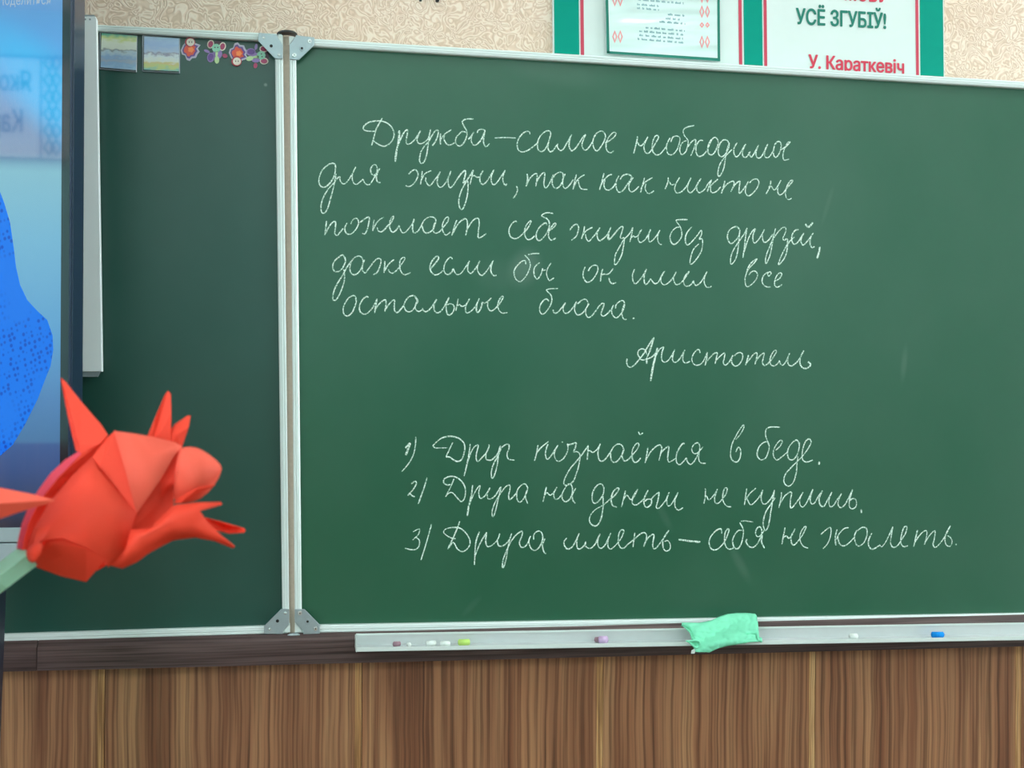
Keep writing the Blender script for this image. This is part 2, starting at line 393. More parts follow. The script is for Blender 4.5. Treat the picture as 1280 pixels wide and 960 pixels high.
profile_bar('top_rail', pt(T_o, xs0), pt(T_o, XR), pt(T_i, xs0), pt(T_i, XR), YFR, PROF, 0.03, m_alu, BD)
profile_bar('bottom_rail', pt(B_o, xe0), pt(B_o, XR), pt(B_i, xe0), pt(B_i, XR), YFR, PROF, 0.03, m_alu, BD)
profile_bar('stile', at_y(S_o,52), at_y(S_o,786), at_y(S_i,52), at_y(S_i,786), YFR-0.0003, PROF, 0.03, m_alu, BD)
# wing
WT_o, WT_i = ((122,31),(323,41)), ((122,38.6),(323,50.6))
WB_i, WB_o = ((5,793),(330,782.8)), ((5,802),(330,792.2))
WS_o, WS_i = ((353.8,75),(361.2,745)), ((344,90),(352.6,745))
XL = -240
pxprism('wing_surface', [pt(WT_i,XL), at_y(WS_i,51), at_y(WS_i,784), pt(WB_i,XL)], YF, 0.018, m_green_shaded, BD)
profile_bar('top_rail', pt(WT_o, XL), pt(WT_o, 352), pt(WT_i, XL), pt(WT_i, 352), YFR, PROF, 0.03, m_alu, BD)
profile_bar('bottom_rail', pt(WB_o, XL), pt(WB_o, 360), pt(WB_i, XL), pt(WB_i, 360), YFR, PROF, 0.03, m_alu, BD)
profile_bar('stile', at_y(WS_o,44), at_y(WS_o,790), at_y(WS_i,44), at_y(WS_i,790), YFR-0.0003, PROF, 0.03, m_alu, BD)
# added strip, coloured like the shaded wallpaper seen in the slot between the leaves
m_slot = mat('shaded_slot_wall', srgb(196,180,164), 0.8, vary=0.12, nscale=180)
pxprism('slot_wall_standin', [(353.4,45), (362.4,45), (369,791), (360.6,791)], -0.0345, 0.03, m_slot, BD)

def c7(X, Y): return (300+X/9.143, 20+Y/9.143)
def c2(X, Y): return (310+X/10.667, 730+Y/10.667)
def plate(pts, rivets, conv):
    pl = pxprism('hinge_plate', [conv(*p) for p in pts], -0.0445, 0.0022, m_zinc, BD, bev=0.0004)
    for x, y, kind in rivets:
        q = P(*conv(x, y), -0.0447)
        if kind == 'hole': disc('hole', q, 0.0026, 0.0002, m_black, pl, 16)
        elif kind == 'rivet': disc('rivet', q, 0.0024, 0.0008, m_rivet, pl, 16, 0.0004)
        elif kind == 'screw':
            disc('screw', q, 0.0036, 0.0010, m_rivet, pl, 18, 0.0002); disc('hole', q+Vector((0,-0.0012,0)), 0.0011, 0.0003, m_black, pl, 10)
        elif kind == 'washer':
            disc('washer', q, 0.0044, 0.0006, m_zinc, pl, 18, 0.0001); disc('hole', q+Vector((0,-0.0008,0)), 0.0020, 0.0003, m_black, pl, 12)
    return pl
plate([(215,190),(420,212),(425,240),(487,330),(487,490),(400,488),(205,283)], [(272,248,'rivet'),(357,342,'hole'),(442,443,'rivet')], c7)
plate([(566,330),(630,240),(640,218),(852,245),(848,335),(672,502),(566,492)], [(796,290,'screw'),(708,370,'washer'),(620,448,'screw')], c7)
plate([(215,560),(440,335),(548,335),(548,535),(465,625),(465,668),(215,665)], [(497,388,'rivet'),(393,493,'hole'),(288,603,'rivet')], c2)
plate([(622,337),(752,337),(958,545),(958,663),(735,672),(735,625),(622,505)], [(693,388,'screw'),(795,500,'washer'),(900,597,'screw')], c2)
for tri, cv in (([(422,230),(487,225),(487,330)], c7), ([(560,232),(625,238),(562,330)], c7), ([(470,640),(560,520),(560,645)], c2), ([(630,520),(720,635),(630,640)], c2)):
    pxprism('spacer', [cv(*p) for p in tri], -0.0425, 0.004, m_alu_white, BD)
# domed cap on top of the hinge, flat pivot ring at the bottom
cc = P(*c7(540, 232), -0.034); pts = []
A = []; Bk = []
for k in range(13):
    a = math.pi*k/12
    A.append((cc.x+math.cos(a)*0.0165, cc.y-0.012, cc.z+math.sin(a)*0.0072)); 
inner = [(cc.x+math.cos(math.pi*k/12)*0.0145, cc.y-0.012, cc.z+math.sin(math.pi*k/12)*0.0045) for k in range(12, -1, -1)]
prism('hinge_cap', A+inner, 0.024, m_cap, BD)
cc = P(*c2(610, 672), -0.040)
disc('pivot_ring', cc, 0.011, 0.006, m_zinc, BD, 20, 0.001, 0.22)

# chalk handwriting: strokes traced on the board, one part per written line
CROPS = {
'A': (440,135,6.4), 'B': (600,135,6.4), 'C': (780,150,5.818), 'D': (390,190,9.143), 'E': (490,190,7.529), 'F': (640,190,6.4), 'G': (820,200,7.111),
'H': (395,250,9.143), 'I': (500,250,9.143), 'J': (630,250,9.143), 'K': (750,255,9.143), 'L': (880,260,8.0), 'M': (405,305,9.143), 'N': (525,305,7.111),
'O': (720,310,9.143), 'P': (840,310,8.0), 'Q': (420,350,9.143), 'R': (520,350,9.143), 'S': (660,350,8.0), 'T': (775,415,9.143), 'U': (890,415,9.143),
'V': (490,530,8.0), 'X': (650,530,9.143), 'Y': (770,530,9.143), 'Z': (900,530,9.143), 'a': (500,590,7.111), 'b': (660,590,6.4), 'c': (860,590,5.565),
'd': (500,645,6.4), 'e': (690,640,6.4), 'f': (870,640,8.0), 'g': (1010,640,6.4)}
STROKES = {
'A': """243,80 220,120 195,165 180,215 157,300;188,187 140,186 105,180 90,162 100,140 130,117 180,105 230,105 275,118 310,145 330,180 337,215 325,255 300,285 265,305 235,302 205,287 170,262
*378,180 376,230 368,290 355,350 345,430;350,370 372,290 395,235 420,190 440,175 445,190 438,230 432,270 445,290 470,282 505,250 535,205 548,180;535,215 520,250 530,280 555,285 590,265 612,235 628,170;628,170 618,230 608,300 598,370 580,425 560,443 545,435 540,405 552,350 580,305 612,270 640,220 665,185 685,178 690,200 680,240 660,280 642,302
708,205 706,250 708,292;708,255 740,210 785,180 792,178;740,215 735,245 750,280 775,297 800,290 820,278
908,195 880,190 850,215 830,245 830,280 845,300 870,302 900,270 918,220 915,180 895,145 882,115 895,95 930,88 972,88
930,250 955,225 975,190;975,190 955,230 955,270 975,298 1005,285 1035,250 1055,205 1062,180 1040,170 1010,178 1002,200;1062,180 1055,230 1052,275 1070,310 1100,285""",
'B': """118,240 200,237 285,240
398,210 395,192 370,188 335,210 305,255 297,300 310,340 345,352 390,335 430,305 465,275;562,230 565,200 550,183 520,190 485,220 463,265 460,310 470,340 495,348 520,330 545,280 562,220;562,220 548,280 545,325 560,350 585,340 605,310 622,285
622,285 618,310 640,340 665,330 690,290 715,245 733,212;733,212 718,250 712,300 725,335 740,342 765,320 800,270 825,230 845,212;845,212 828,250 815,295 830,332 850,335 875,310 900,270
925,215 905,250 905,300 920,335 940,342 970,305 995,260 1003,220 985,190 960,186 930,205 910,235
1000,280 1035,262 1070,235 1088,205 1070,195 1045,215 1020,250 1008,295 1015,340 1045,358 1070,342""",
'C': """98,118 90,165 70,243;88,170 100,165 110,185 130,185 150,160 173,122;173,122 150,170 145,205 155,235 175,243 195,225 225,175 250,130 245,113 225,120 208,160 205,205 215,240 240,255 270,240 305,195
335,130 312,175 310,220 325,250 355,250 385,215 403,165 405,130 385,117 355,125 340,160
455,150 430,160 410,190 405,225 420,252 445,235 460,200 465,150 440,115 430,80 450,55 510,40
465,195 495,155 520,145 515,190 485,260;575,150 550,150 525,190 525,240 545,265 575,255 600,225
640,135 615,175 610,220 620,250 645,250 670,215 685,165 675,135 655,128 635,150 605,215
760,165 745,145 715,150 690,190 685,240 705,268 735,250 760,205 765,165;765,165 745,230 735,290 725,350 705,395 690,410 683,390 690,340 710,300 745,255 785,215
822,165 800,205 800,245 815,268 835,255 860,215 885,175;885,175 862,225 865,262 885,272 905,250 918,230;905,235 925,270 950,235 978,182;978,182 960,230 965,270 990,275 1015,240 1045,175;1045,175 1025,220 1022,262 1045,275 1070,250 1090,215
1095,185 1085,225 1090,260 1105,272 1130,240 1142,195 1138,165 1118,157 1095,180;1142,215 1175,195 1210,160;1210,160 1190,165 1165,215 1155,260 1165,292 1200,285""",
'D': """270,180 260,140 225,130 180,150 120,205 85,280 80,350 105,395 150,400 200,360 245,290 265,225 268,165;275,250 260,330 240,430 215,520 180,640 150,690 122,700 105,670 105,600 130,520 180,430 235,370 290,300 320,280
320,280 320,320 345,360 380,360 420,315 460,250 500,170;500,170 465,240 460,310 480,360 515,368 550,340 585,310
585,310 600,350 630,375 665,365 700,310 735,250 745,200 740,165 722,145 695,155 672,190 675,240 700,265 740,245 775,185;745,245 735,300 750,345 785,348""",
'E': """155,210 185,180 220,168 243,195 240,235 215,285 180,318 150,325 128,315;285,180 278,240 268,305;275,265 310,205 370,175;318,240 318,275 345,315 370,305 400,265 430,225 455,185;455,185 432,235 425,290 445,330 475,325 510,280 535,230 555,180;555,180 530,240 530,300 545,335 575,315 610,260
610,260 650,205 685,175 692,200 680,250 668,295;668,295 690,275 712,280 715,340 710,400 690,480 665,535 645,535 630,500 630,440 650,370 680,310 715,250 740,215 765,170
765,170 750,235 735,305;745,235 775,222 800,238 825,235;858,175 830,225 828,275 850,305 880,290 910,250;910,250 935,205 960,168;960,168 935,225 935,280 955,308 985,290 1020,240 1065,172;1065,172 1045,225 1045,275 1065,312 1082,300
1170,320 1180,350 1170,395 1140,435""",
'F': """120,175 125,215 112,275;112,275 140,215 175,180 198,175 200,210 190,275;190,255 215,205 245,170 262,170 258,215 255,260 270,288 300,250 330,180;330,180 322,225 325,265 350,292 385,270 405,225 410,190 400,165 370,165 340,185 335,205;425,175 408,215 405,260 425,292 460,265 490,220
515,180 500,240 488,300;490,290 510,245 535,210 580,182;530,225 535,260 555,295 605,300
735,170 720,230 700,303;708,270 735,225 770,190 800,180;745,225 735,260 745,295 775,305 810,280 830,250;855,190 835,230 835,290 855,322 890,305 925,255 955,215 950,190 920,178 885,190 865,220;970,205 940,250 935,295 955,320 985,305 1015,275
1060,205 1045,260 1028,325;1030,300 1060,245 1125,205;1070,255 1065,295 1085,330 1110,328 1135,310""",
'G': """108,155 105,200 80,258;95,215 115,190 135,220 165,215;210,155 180,205 165,255 180,290 215,288 250,260 285,210 310,158;310,158 285,215 280,265 300,290 325,280 355,240 375,200 400,165;400,165 370,215 362,262 380,290 410,280 440,250 460,215 495,175
495,175 475,225 455,282;550,170 510,205 475,240;485,235 485,275 505,292 535,280 575,240
612,185 600,235 580,297;585,275 620,225 660,195 690,190 690,225 665,282;675,260 710,210 745,190 740,240 738,295 765,275 800,225
820,190 800,235 795,290 820,320 860,295 900,245 915,200 895,170 860,175 830,205
1020,185 1010,240 978,302;1000,240 1025,235 1045,265 1070,250 1110,180;1110,180 1085,230 1082,285 1100,310 1130,295 1150,265 1190,220 1215,185 1195,185 1165,230 1150,290 1160,340 1180,352 1205,340""",
'H': """120,240 112,310 100,402;105,390 135,330 175,270 215,245 225,270 218,340 215,385 240,405 270,375 310,325
355,262 330,315 335,360 360,388 400,388 445,350 475,300 488,255 470,215 440,212 410,240 398,275
505,255 545,225 590,197 610,210 600,275 580,350 555,388 528,380;665,225 655,280 648,355;650,350 680,280 725,225 775,198;700,315 710,350 740,365 775,345 820,295 860,255 890,190 870,195 845,240 840,300 855,350 880,368 915,345 950,290
950,290 965,340 995,378 1035,355 1080,300 1115,250 1118,215;1118,215 1105,280 1105,350 1125,375 1165,355 1200,300""",
'I': """245,285 265,340;240,300 270,240 310,205 360,193 400,210 410,245 395,290 375,340 335,370 300,378 270,355 255,300;400,255 380,320 385,365 415,378 455,360 495,310 540,255 555,210 540,195 510,220 485,280 485,340 505,385 530,400 575,365
650,230 625,290 592,408;598,395 640,310 690,245 745,215 768,250 768,320 750,405;755,360 800,280 850,220 895,212 905,270 895,350 892,425 915,430 950,410 985,382""",
'J': """148,258 130,242 95,265 60,325 58,380 80,425 125,442 170,425 230,370 275,315 310,245 290,245 255,290 235,350 240,410 270,452 310,445 350,410
490,290 475,262 440,280 395,325 370,380 370,435 400,465 440,440 485,380 515,310 515,250 485,210 430,185 450,160 500,145 562,155
520,350 570,310 592,275 575,268 540,310 512,360 510,420 540,460 592,435
750,345 790,295 830,278 852,310 845,360 820,420 770,460;920,300 908,370 885,445;890,420 940,350 1012,312;930,385 940,440 970,472 1010,430 1050,385 1095,315;1095,315 1065,375 1070,440 1095,465 1130,445 1180,395 1220,315;1220,315 1195,370 1185,430 1200,455 1240,415 1286,365""",
'K': """103,409 140,370 190,310 235,265 262,262 250,320 228,385;228,385 245,395 275,390 270,470 262,510 246,583 206,663 176,693 165,673 175,583 216,503 270,410 310,370 350,320 375,265;125,265 100,330 103,409
375,265 365,330 340,435;355,385 385,365 400,380 440,355 475,290;475,290 440,345 435,400 455,438 485,430 520,400 555,340 578,290;578,290 555,350 555,410 570,435 605,410 640,370 685,300;685,300 660,360 660,420 685,460 710,460
908,265 870,270 825,310 800,370 810,430 845,462 890,435 930,375 932,310 910,250 870,195 890,180 1000,178
1050,260 1010,305 980,360 975,430 1000,468 1050,430 1110,360 1155,300 1160,345 1130,405;1130,405 1165,400 1172,450 1166,503 1143,571 1074,663 1036,688 1029,649 1051,558 1079,503 1130,455""",
'L': """355,215 325,187 280,200 245,235 233,290 250,340 275,355 310,330 350,275 358,215;358,215 350,300 340,400 320,500 280,560 265,545 270,480 300,410 345,340 400,260 430,200
430,200 415,290 402,400 388,498;400,440 430,340 470,250 510,205;515,205 490,270 490,330 510,350 545,315 580,260 605,212;580,260 590,330 615,342 650,315 690,260;715,205 695,280 680,370 660,470 625,550 615,540 620,480 650,400 690,310 740,240
740,240 780,200 815,198 815,240 785,305;785,305 800,322 830,310 835,350 830,420 805,500 745,568 760,510 790,440 830,370 870,320 905,290
945,215 910,225 880,270 878,325 900,362 935,345 965,300 998,250;998,250 970,310 975,355 995,370 1030,335 1065,290 1092,250;1092,250 1065,300 1060,360 1080,395 1105,385
*1012,160 1040,190 1065,175 1088,142
*1158,385 1150,440 1130,505""",
'M': """240,170 215,125 170,150 120,195 100,250 110,300 145,318 190,300 225,250 245,190 235,145;225,290 235,370 225,450 185,560 140,635 105,640 100,600 120,520 160,440 210,360 260,270 310,200;310,200 295,270 305,325 340,352 385,335 425,280 445,215 435,160 400,138 350,155 310,200;462,180 440,240 440,300 470,335
470,335 520,270 580,190 625,165 652,185 640,250 610,320 565,352;695,195 692,260 685,330;690,310 740,230 800,178;735,290 755,325 795,330 850,280 890,225 925,165 900,155 870,190 865,250 880,315 925,352 990,325""",
'N': """90,225 125,185 165,130 150,108 115,140 90,190 95,240 130,275 175,262 205,235
288,135 270,118 235,150 212,205 220,255 250,272 280,250 295,215;295,215 305,245 330,272 365,260 405,205 440,150;440,150 425,190 425,235 450,262 475,240 505,200 532,150;532,150 510,200 515,245 545,280 580,255 615,205 652,145;652,145 630,205 635,260 660,282 680,275
940,180 935,150 905,155 860,195 835,250 850,310 890,335 935,295 970,230 980,180 965,135 930,100;960,95 1010,85 1060,85
1062,165 1020,205 1012,255 1025,300 1045,310 1075,270 1088,215;1088,215 1095,235 1115,230;1165,170 1135,215 1125,270 1150,325 1190,300""",
'O': """105,215 85,260 80,320 100,370 135,392 185,365 225,310 250,250 240,205 205,198 160,225 140,265
305,240 290,290 278,382;290,310 320,298 350,302 385,285 425,235;375,340 385,380 415,408 460,395
670,240 645,310 650,375 675,408 710,385 765,315 805,240;805,240 780,310 780,385 795,418 825,395 850,350;850,350 880,390 905,408 940,390 970,335 1015,262;1015,262 975,320 970,380 995,418 1030,415 1075,380 1115,330 1145,270;1145,270 1115,340 1125,395 1150,420 1190,405 1225,370""",
'P': """112,324 145,275 172,232;172,232 135,275 115,320 125,370 155,383 190,365 215,325;215,325 220,355 245,375 285,345 320,290 350,235;350,235 325,290 322,345 340,385 365,395 395,382
740,260 755,210 790,150 850,105;850,105 830,140 770,205 745,250 730,310 735,365 755,388 800,360 840,315 855,265 830,232 795,238 770,270
965,285 955,255 980,238 990,258 965,285;960,240 915,275 900,330 920,375 960,392 985,388
1030,330 1075,305 1098,260 1075,250 1045,280 1025,340 1030,380 1060,390 1100,365""",
'Q': """225,240 220,190 190,180 140,210 95,280 80,340 95,395 135,412 185,370 215,300 232,240 225,195
370,200 345,190 300,230 268,300 275,360 310,390 350,385 400,340 435,290 470,215;470,215 455,290 440,380;445,350 480,290 525,245 565,228 570,280 558,362;562,340 600,285 640,240 670,230 665,290 670,350 700,372 740,335 775,290
775,290 795,235 840,190 890,180 920,210 930,240 905,300 870,350 830,365 795,345 775,300;*905,190 930,235 915,275;925,240 905,290 910,335 945,360 985,340;985,320 1000,350 1030,362 1070,335 1110,285 1150,220;1150,220 1120,280 1125,350 1160,375 1200,355 1240,300""",
'R': """326,300 355,240 378,198;378,198 350,270 345,340 360,390 385,400 420,370 437,315 420,280 385,272 360,285
480,215 470,280 455,352;465,305 495,280 520,300 550,295 580,270 612,212;580,270 565,320 570,365 595,375 640,345 680,300 705,250 722,210;722,210 695,280 690,340 705,372 735,335 752,285 750,255;750,255 785,262 820,245 862,205;820,245 820,310 850,352 890,340 930,300 970,250 995,200 985,188 955,220 935,275 945,340 985,378 1045,372""",
'S': """210,215 185,190 150,210 118,260 120,320 150,342 190,305 225,250 238,205 230,155 180,100;180,100 220,88 298,85
250,298 260,325 290,328 330,285 375,225;375,225 350,280 360,325 390,332 430,300 465,250 485,215;485,215 465,280 475,330 505,350 545,330 580,285 600,240 585,200 550,195 510,225 495,240;612,238 580,290 580,345 605,375 645,350 690,290
690,290 730,240 760,238 745,290 730,340 755,362 795,335 825,300;855,250 835,300 845,350 880,378 920,350 955,290 965,235 950,208 915,215 880,250 875,285;965,235 940,310 945,370 965,395 985,392
*1055,375 1055,392""",
'T': """80,305 75,345 90,390 125,402 170,370 225,305 270,250 300,195 340,130 385,60;*385,60 360,150 335,230;*305,300 305,362;335,230 305,300;250,270 285,225;235,300 205,260 210,215 250,192 290,210 305,260;225,305 260,320 320,305 370,280 420,225
*428,180 410,250 395,320 375,400 350,560;400,290 430,230 460,190 500,170;500,170 475,250 478,320 510,345 550,325 590,270 628,200;628,200 605,260 600,320 625,348 660,330 700,280 740,205;740,205 720,270 720,330 750,355 800,335
915,240 905,205 880,205 840,250 820,310 840,365 885,380 930,360 965,310 998,230;998,230 990,300 972,382;978,350 1020,300 1070,250 1110,240 1100,300 1085,365;1092,330 1140,280 1195,240 1190,300 1180,350 1205,380 1240,350 1280,300""",
'U': """150,380 190,350 240,265;240,265 220,310 230,360 265,390 310,370 345,310 350,260 325,235 285,245 255,275
418,262 400,320 380,382;385,365 430,310 480,250 512,240 510,290 490,370;500,330 550,270 595,240 585,300 575,350 600,382 640,360 690,300 735,225 715,212 685,250 662,310 670,370 710,388 750,360 770,325
770,325 785,370 815,375 850,325 888,240;888,240 865,300 870,365 905,388 945,365 990,320 1020,270 1048,212;1048,212 1010,290 1005,360 1035,410 1080,415 1115,395;*1115,395 1125,370 1110,350 1095,342""",
'V': """*135,240 160,210 182,190;*182,190 165,240 138,310
237,130 235,200 215,300 170,390 95,478
608,185 580,240 540,330;540,330 575,332 620,362 660,375 700,350 720,290 728,230 710,180 670,145 610,125 550,125 480,150 420,205 412,220 440,240 555,238
782,200 770,290 750,400 720,520;745,410 775,320 810,245 850,210 862,225 845,290 842,350 860,375 900,335 940,290 965,240 970,205;940,290 940,350 985,362 1020,340 1060,290 1085,215
1078,225 1065,300 1050,420 1020,520 1000,540 992,500 1000,440 1030,370 1060,320 1090,245 1130,210 1165,205 1170,240 1150,300 1165,350 1225,362""",
'X': """205,240 190,330 165,420;190,330 240,270 325,200;320,230 300,280 290,350 310,402 350,370 390,310 435,240;400,300 390,350 410,410 450,425 500,390 540,320 548,260 540,225;475,205 490,208
540,240 590,230 640,215 635,260 610,325;610,325 650,315 685,350 680,420 660,520 645,560 612,649 562,691 515,697 500,670 521,603 570,515 640,430 700,360 780,245;780,245 775,320 768,410;770,310 800,305 830,325 870,300 910,245 915,225;910,245 890,320 900,400 935,425 980,395 1040,310 1070,260 1120,230 1165,245 1185,300 1160,360 1110,425 1065,438 1040,400 1035,330;1180,300 1165,360 1180,410 1205,425""",
'Y': """108,425 150,395 190,350 240,290 262,235 240,220 210,250 185,310 185,390 210,438 250,425 282,388;255,88 275,120 308,100
365,265 350,350 332,445;338,420 380,340 440,270 500,240 522,270 510,340 490,418;505,345 550,290 602,258 595,330 590,400 605,435 640,420 685,390
785,222 755,230 715,290 690,350 690,430 720,465 760,440 805,385;805,385 815,430 850,462 890,430 930,360 955,290 950,230 925,215 885,240 865,290 885,335 925,335 960,300 995,262;950,320 945,400 970,445 1025,450""",
'Z': """180,320 205,268 230,285 235,350 215,415 175,435 130,400 120,330 135,240 170,160 220,70 265,12 270,45 230,120 180,178
555,240 540,208 500,210 450,255 425,320 430,375 470,410 520,390 550,320 562,250 540,190 518,120 530,60 580,35 685,38
635,300 680,260 710,205 690,187 650,225 615,290 610,360 645,412 700,380 765,325
905,230 880,185 840,200 790,260 770,330 785,395 825,410 870,370 900,290 908,210;890,370 880,450 870,560 840,660 790,710 745,690 728,640 750,570 810,500 880,430 940,370 1000,290 1040,210 1020,172 985,190 955,250 938,340 945,410 990,435 1060,412
*1135,430 1130,465""",
'a': """100,105 135,82 145,105 120,150 70,210;70,210 85,188 105,210 132,220
240,50 210,150 162,282
480,60 450,130 405,220;405,220 430,190 465,185 500,220 540,262 570,240 582,180 575,130 545,80 495,45 440,40 395,60 388,95 420,115 450,110
645,115 635,200 610,300;*612,290 598,392;605,320 640,230 690,140 715,120;715,120 700,180 710,230 740,225 775,185 800,140;775,185 780,235 810,238 850,205 895,130;900,130 875,230 850,340 830,395 818,380 825,320 860,240 900,180
900,180 940,130 975,118 978,150 965,210 975,245 1010,215 1040,180;1135,140 1110,105 1070,125 1040,170 1040,240 1065,268 1100,235 1130,170 1135,130;1130,160 1115,220 1135,282""",
'b': """148,120 135,170 120,238;130,190 150,165 175,185 200,170 232,120;225,130 205,175 215,215 240,215 270,180
300,125 275,170 275,215 300,238 335,215 355,160 350,110 325,95 300,120;382,130 355,180 358,225 378,250
605,130 590,97 555,105 520,155 512,215 530,250 565,232 600,180 608,120;600,190 600,280 585,370 555,425 520,428 492,395 500,345 540,300 600,265 660,215 700,180 728,135 710,130 680,160 665,215 675,265 710,282
780,150 765,210 748,280;765,220 790,185 820,220 845,200 878,135;878,135 840,200 835,250 860,265 895,245 925,215 945,180 960,145;960,145 930,210 930,265 955,282 985,255 985,220 955,218 935,235
985,220 1015,185 1050,160;1050,160 1040,220 1025,280 1045,290 1080,255 1105,220 1130,162;1130,162 1110,215 1115,265 1135,268 1165,230 1200,162;1200,162 1175,230 1180,285 1205,305 1240,285""",
'c': """120,115 120,170 110,220;115,165 130,170 145,195 180,160 205,118;200,130 185,175 190,215 215,215 240,185 265,150 272,115 255,115 242,155 245,205 270,238 300,242
408,115 400,170 392,230;395,200 430,150 472,112;410,185 430,225 450,222 490,180 520,125;520,125 508,175 520,220 550,215 585,170 602,125;600,130 590,190 575,280 560,370 540,408 528,390 522,350 540,280 575,225 605,180
650,140 645,190 632,248;640,220 670,170 705,142 720,145 712,200 715,250 745,225 775,180 800,140;800,140 780,180 778,225 800,243 830,205 868,120;868,120 850,180 858,220 880,215 900,180 935,130;935,130 912,185 920,230 945,238 970,195 1000,140;1000,140 980,190 985,238 1010,235 1035,195 1068,150;1068,150 1045,200 1048,240 1075,243 1110,195 1145,120;1145,120 1125,190 1122,240 1145,257 1170,235 1168,195 1145,185 1125,200
*1205,258 1206,285""",
'd': """105,125 155,105 145,150 100,192;125,170 155,195 150,245 120,268 80,268 38,257
252,65 215,200 168,352
478,42 445,130 382,265;445,182 400,172 350,135 365,105 420,92 480,98 530,140 560,200 545,255 500,285 460,265 425,212 385,262
635,125 605,220 595,390;600,320 640,220 693,130;693,130 685,200 700,245 740,230 780,190 798,140;775,190 790,238 830,235 870,195 893,140;893,140 865,240 850,340 825,415 820,370 850,280 890,200
890,200 930,150 975,122 975,160 955,210 970,250 1005,240 1030,200;1045,160 1030,200 1045,255 1080,275 1120,240 1142,180 1130,130 1100,122 1070,150 1070,190;1160,180 1140,230 1150,285 1168,303""",
'e': """118,208 95,240 105,280 130,297 165,275 195,220 218,170;218,170 200,225 200,280 220,297 255,270 270,235;270,235 270,275 300,292 335,270 365,215 385,175;385,175 365,230 370,275 395,290 430,255 470,168;470,168 450,220 448,275 470,297 510,265
510,265 550,215 575,155 555,142 535,175 530,240 545,282 575,288 610,255 662,215;662,165 655,220 648,280;662,215 700,180 735,165 755,185 750,230 733,278;740,250 770,205 805,180 815,195 805,250 810,290 830,290 860,255 900,200 935,145;935,145 890,215 888,280 910,312 940,300 945,260 925,230 900,235
*1012,220 1100,232 1185,240""",
'f': """255,215 255,180 235,168 190,195 145,250 130,310 150,365 190,380 235,355 280,305 315,230 330,180 315,170 290,210 285,290 300,350 335,372 375,360
460,185 425,185 385,230 365,290 380,350 415,368 450,320 470,240 470,170 437,105;450,92 500,90 570,100
510,270 500,300 530,345 575,352 620,305 655,230 655,175 635,148 605,170 595,215 615,248 650,230 685,175;665,230 655,300 685,362
890,155 875,230 858,322;870,255 905,240 925,262 955,240 990,165;970,200 950,250 955,310 980,330 1020,290 1070,220 1100,150 1080,152 1045,210 1040,280 1070,340 1120,362""",
'g': """102,180 140,145 180,125 180,190 155,255 120,293;232,140 218,200 222,268;325,125 285,135 245,180 230,220;240,200 250,250 285,272 330,245 368,205
390,145 372,190 380,250 410,272 450,240 472,180 465,130 430,125 395,150;510,170 485,220 485,270 510,297 545,285 575,262
570,260 590,278 620,240 655,170 678,118;678,118 665,190 660,250 680,283 715,270 745,225 780,170 790,120 770,120 750,170 740,240 765,278 800,268
875,145 860,210 845,278;850,250 885,195 925,155 950,155 945,210 930,262;935,245 970,190 1015,150 1010,215 1000,260 1020,283 1060,245 1105,180 1138,110;1138,110 1105,170 1095,220 1105,262 1135,275 1152,240 1140,205 1115,190
*1182,255 1184,264"""}
WORDS = [
('Дружба', 'A'), ('dash after Дружба', 'B0'), ('самое', 'B1-'), ('необходимое', 'C'), ('для', 'D'), ('жизни with a comma', 'E'), ('так', 'F0-1'), ('как', 'F2-3'), ('никто', 'G0-3'), ('не', 'G4'),
('пожелает', 'H I'), ('себе', 'J0-2'), ('жизни', 'J3 K0-1'), ('без', 'K2-4'), ('друзей with a comma', 'L'), ('даже', 'M'), ('если', 'N0-1'), ('бы', 'N2-3'), ('он', 'O0-1'), ('имел', 'O2 P0'), ('все', 'P1-3'),
('остальные', 'Q R'), ('блага with a full stop', 'S'), ('Аристотель', 'T U'), ('number 1', 'V0-1'), ('Друг', 'V2-'), ('познаётся', 'X Y'), ('в', 'Z0'), ('беде with a full stop', 'Z1-'),
('number 2', 'a0-1'), ('Друга', 'a2-'), ('на', 'b0-1'), ('деньги', 'b2-'), ('не', 'c0'), ('купишь with a full stop', 'c1-'), ('number 3', 'd0-1'), ('Друга', 'd2-'), ('иметь', 'e0-1'), ('dash after иметь', 'e2'),
('себя', 'f0-2'), ('не', 'f3'), ('жалеть with a full stop', 'g')]
def smooth(p, n=4):
    if len(p) < 3: return [p[0], ((p[0][0]+p[1][0])/2, (p[0][1]+p[1][1])/2), p[1]]
    q = [p[0]] + p + [p[-1]]; out = []
    for i in range(1, len(q)-2):
        a, b, c, d = q[i-1], q[i], q[i+1], q[i+2]
        for k in range(n):
            t = k/n
            out.append(tuple(0.5*((2*b[j]) + (-a[j]+c[j])*t + (2*a[j]-5*b[j]+4*c[j]-d[j])*t*t + (-a[j]+3*b[j]-3*c[j]+d[j])*t**3) for j in (0, 1)))
    out.append(p[-1]); return out
def ribbon(px, w0, V, F, seed):
    pts = [P(x, y, YF) for x, y in smooth(px)]
    n = len(pts); base = len(V)
    for i, p in enumerate(pts):
        a = pts[max(0, i-1)]; b = pts[min(n-1, i+1)]
        d = Vector((b.x-a.x, b.z-a.z)); d = d.normalized() if d.length > 1e-9 else Vector((1, 0))
        nn = Vector((-d.y, d.x))
        w = w0*(1 + 0.35*noise.noise(Vector((p.x*60, seed, p.z*60))))
        if i in (0, n-1): w *= 0.7
        e = Vector((nn.x*w, 0, nn.y*w))
        V += [p+e+Vector((0, -0.0002, 0)), p+Vector((0, -0.0006, 0)), p-e+Vector((0, -0.0002, 0))]
    for i in range(n-1):
        s = base+3*i
        F += [(s, s+1, s+4, s+3), (s+1, s+2, s+5, s+4)]
sd = 0
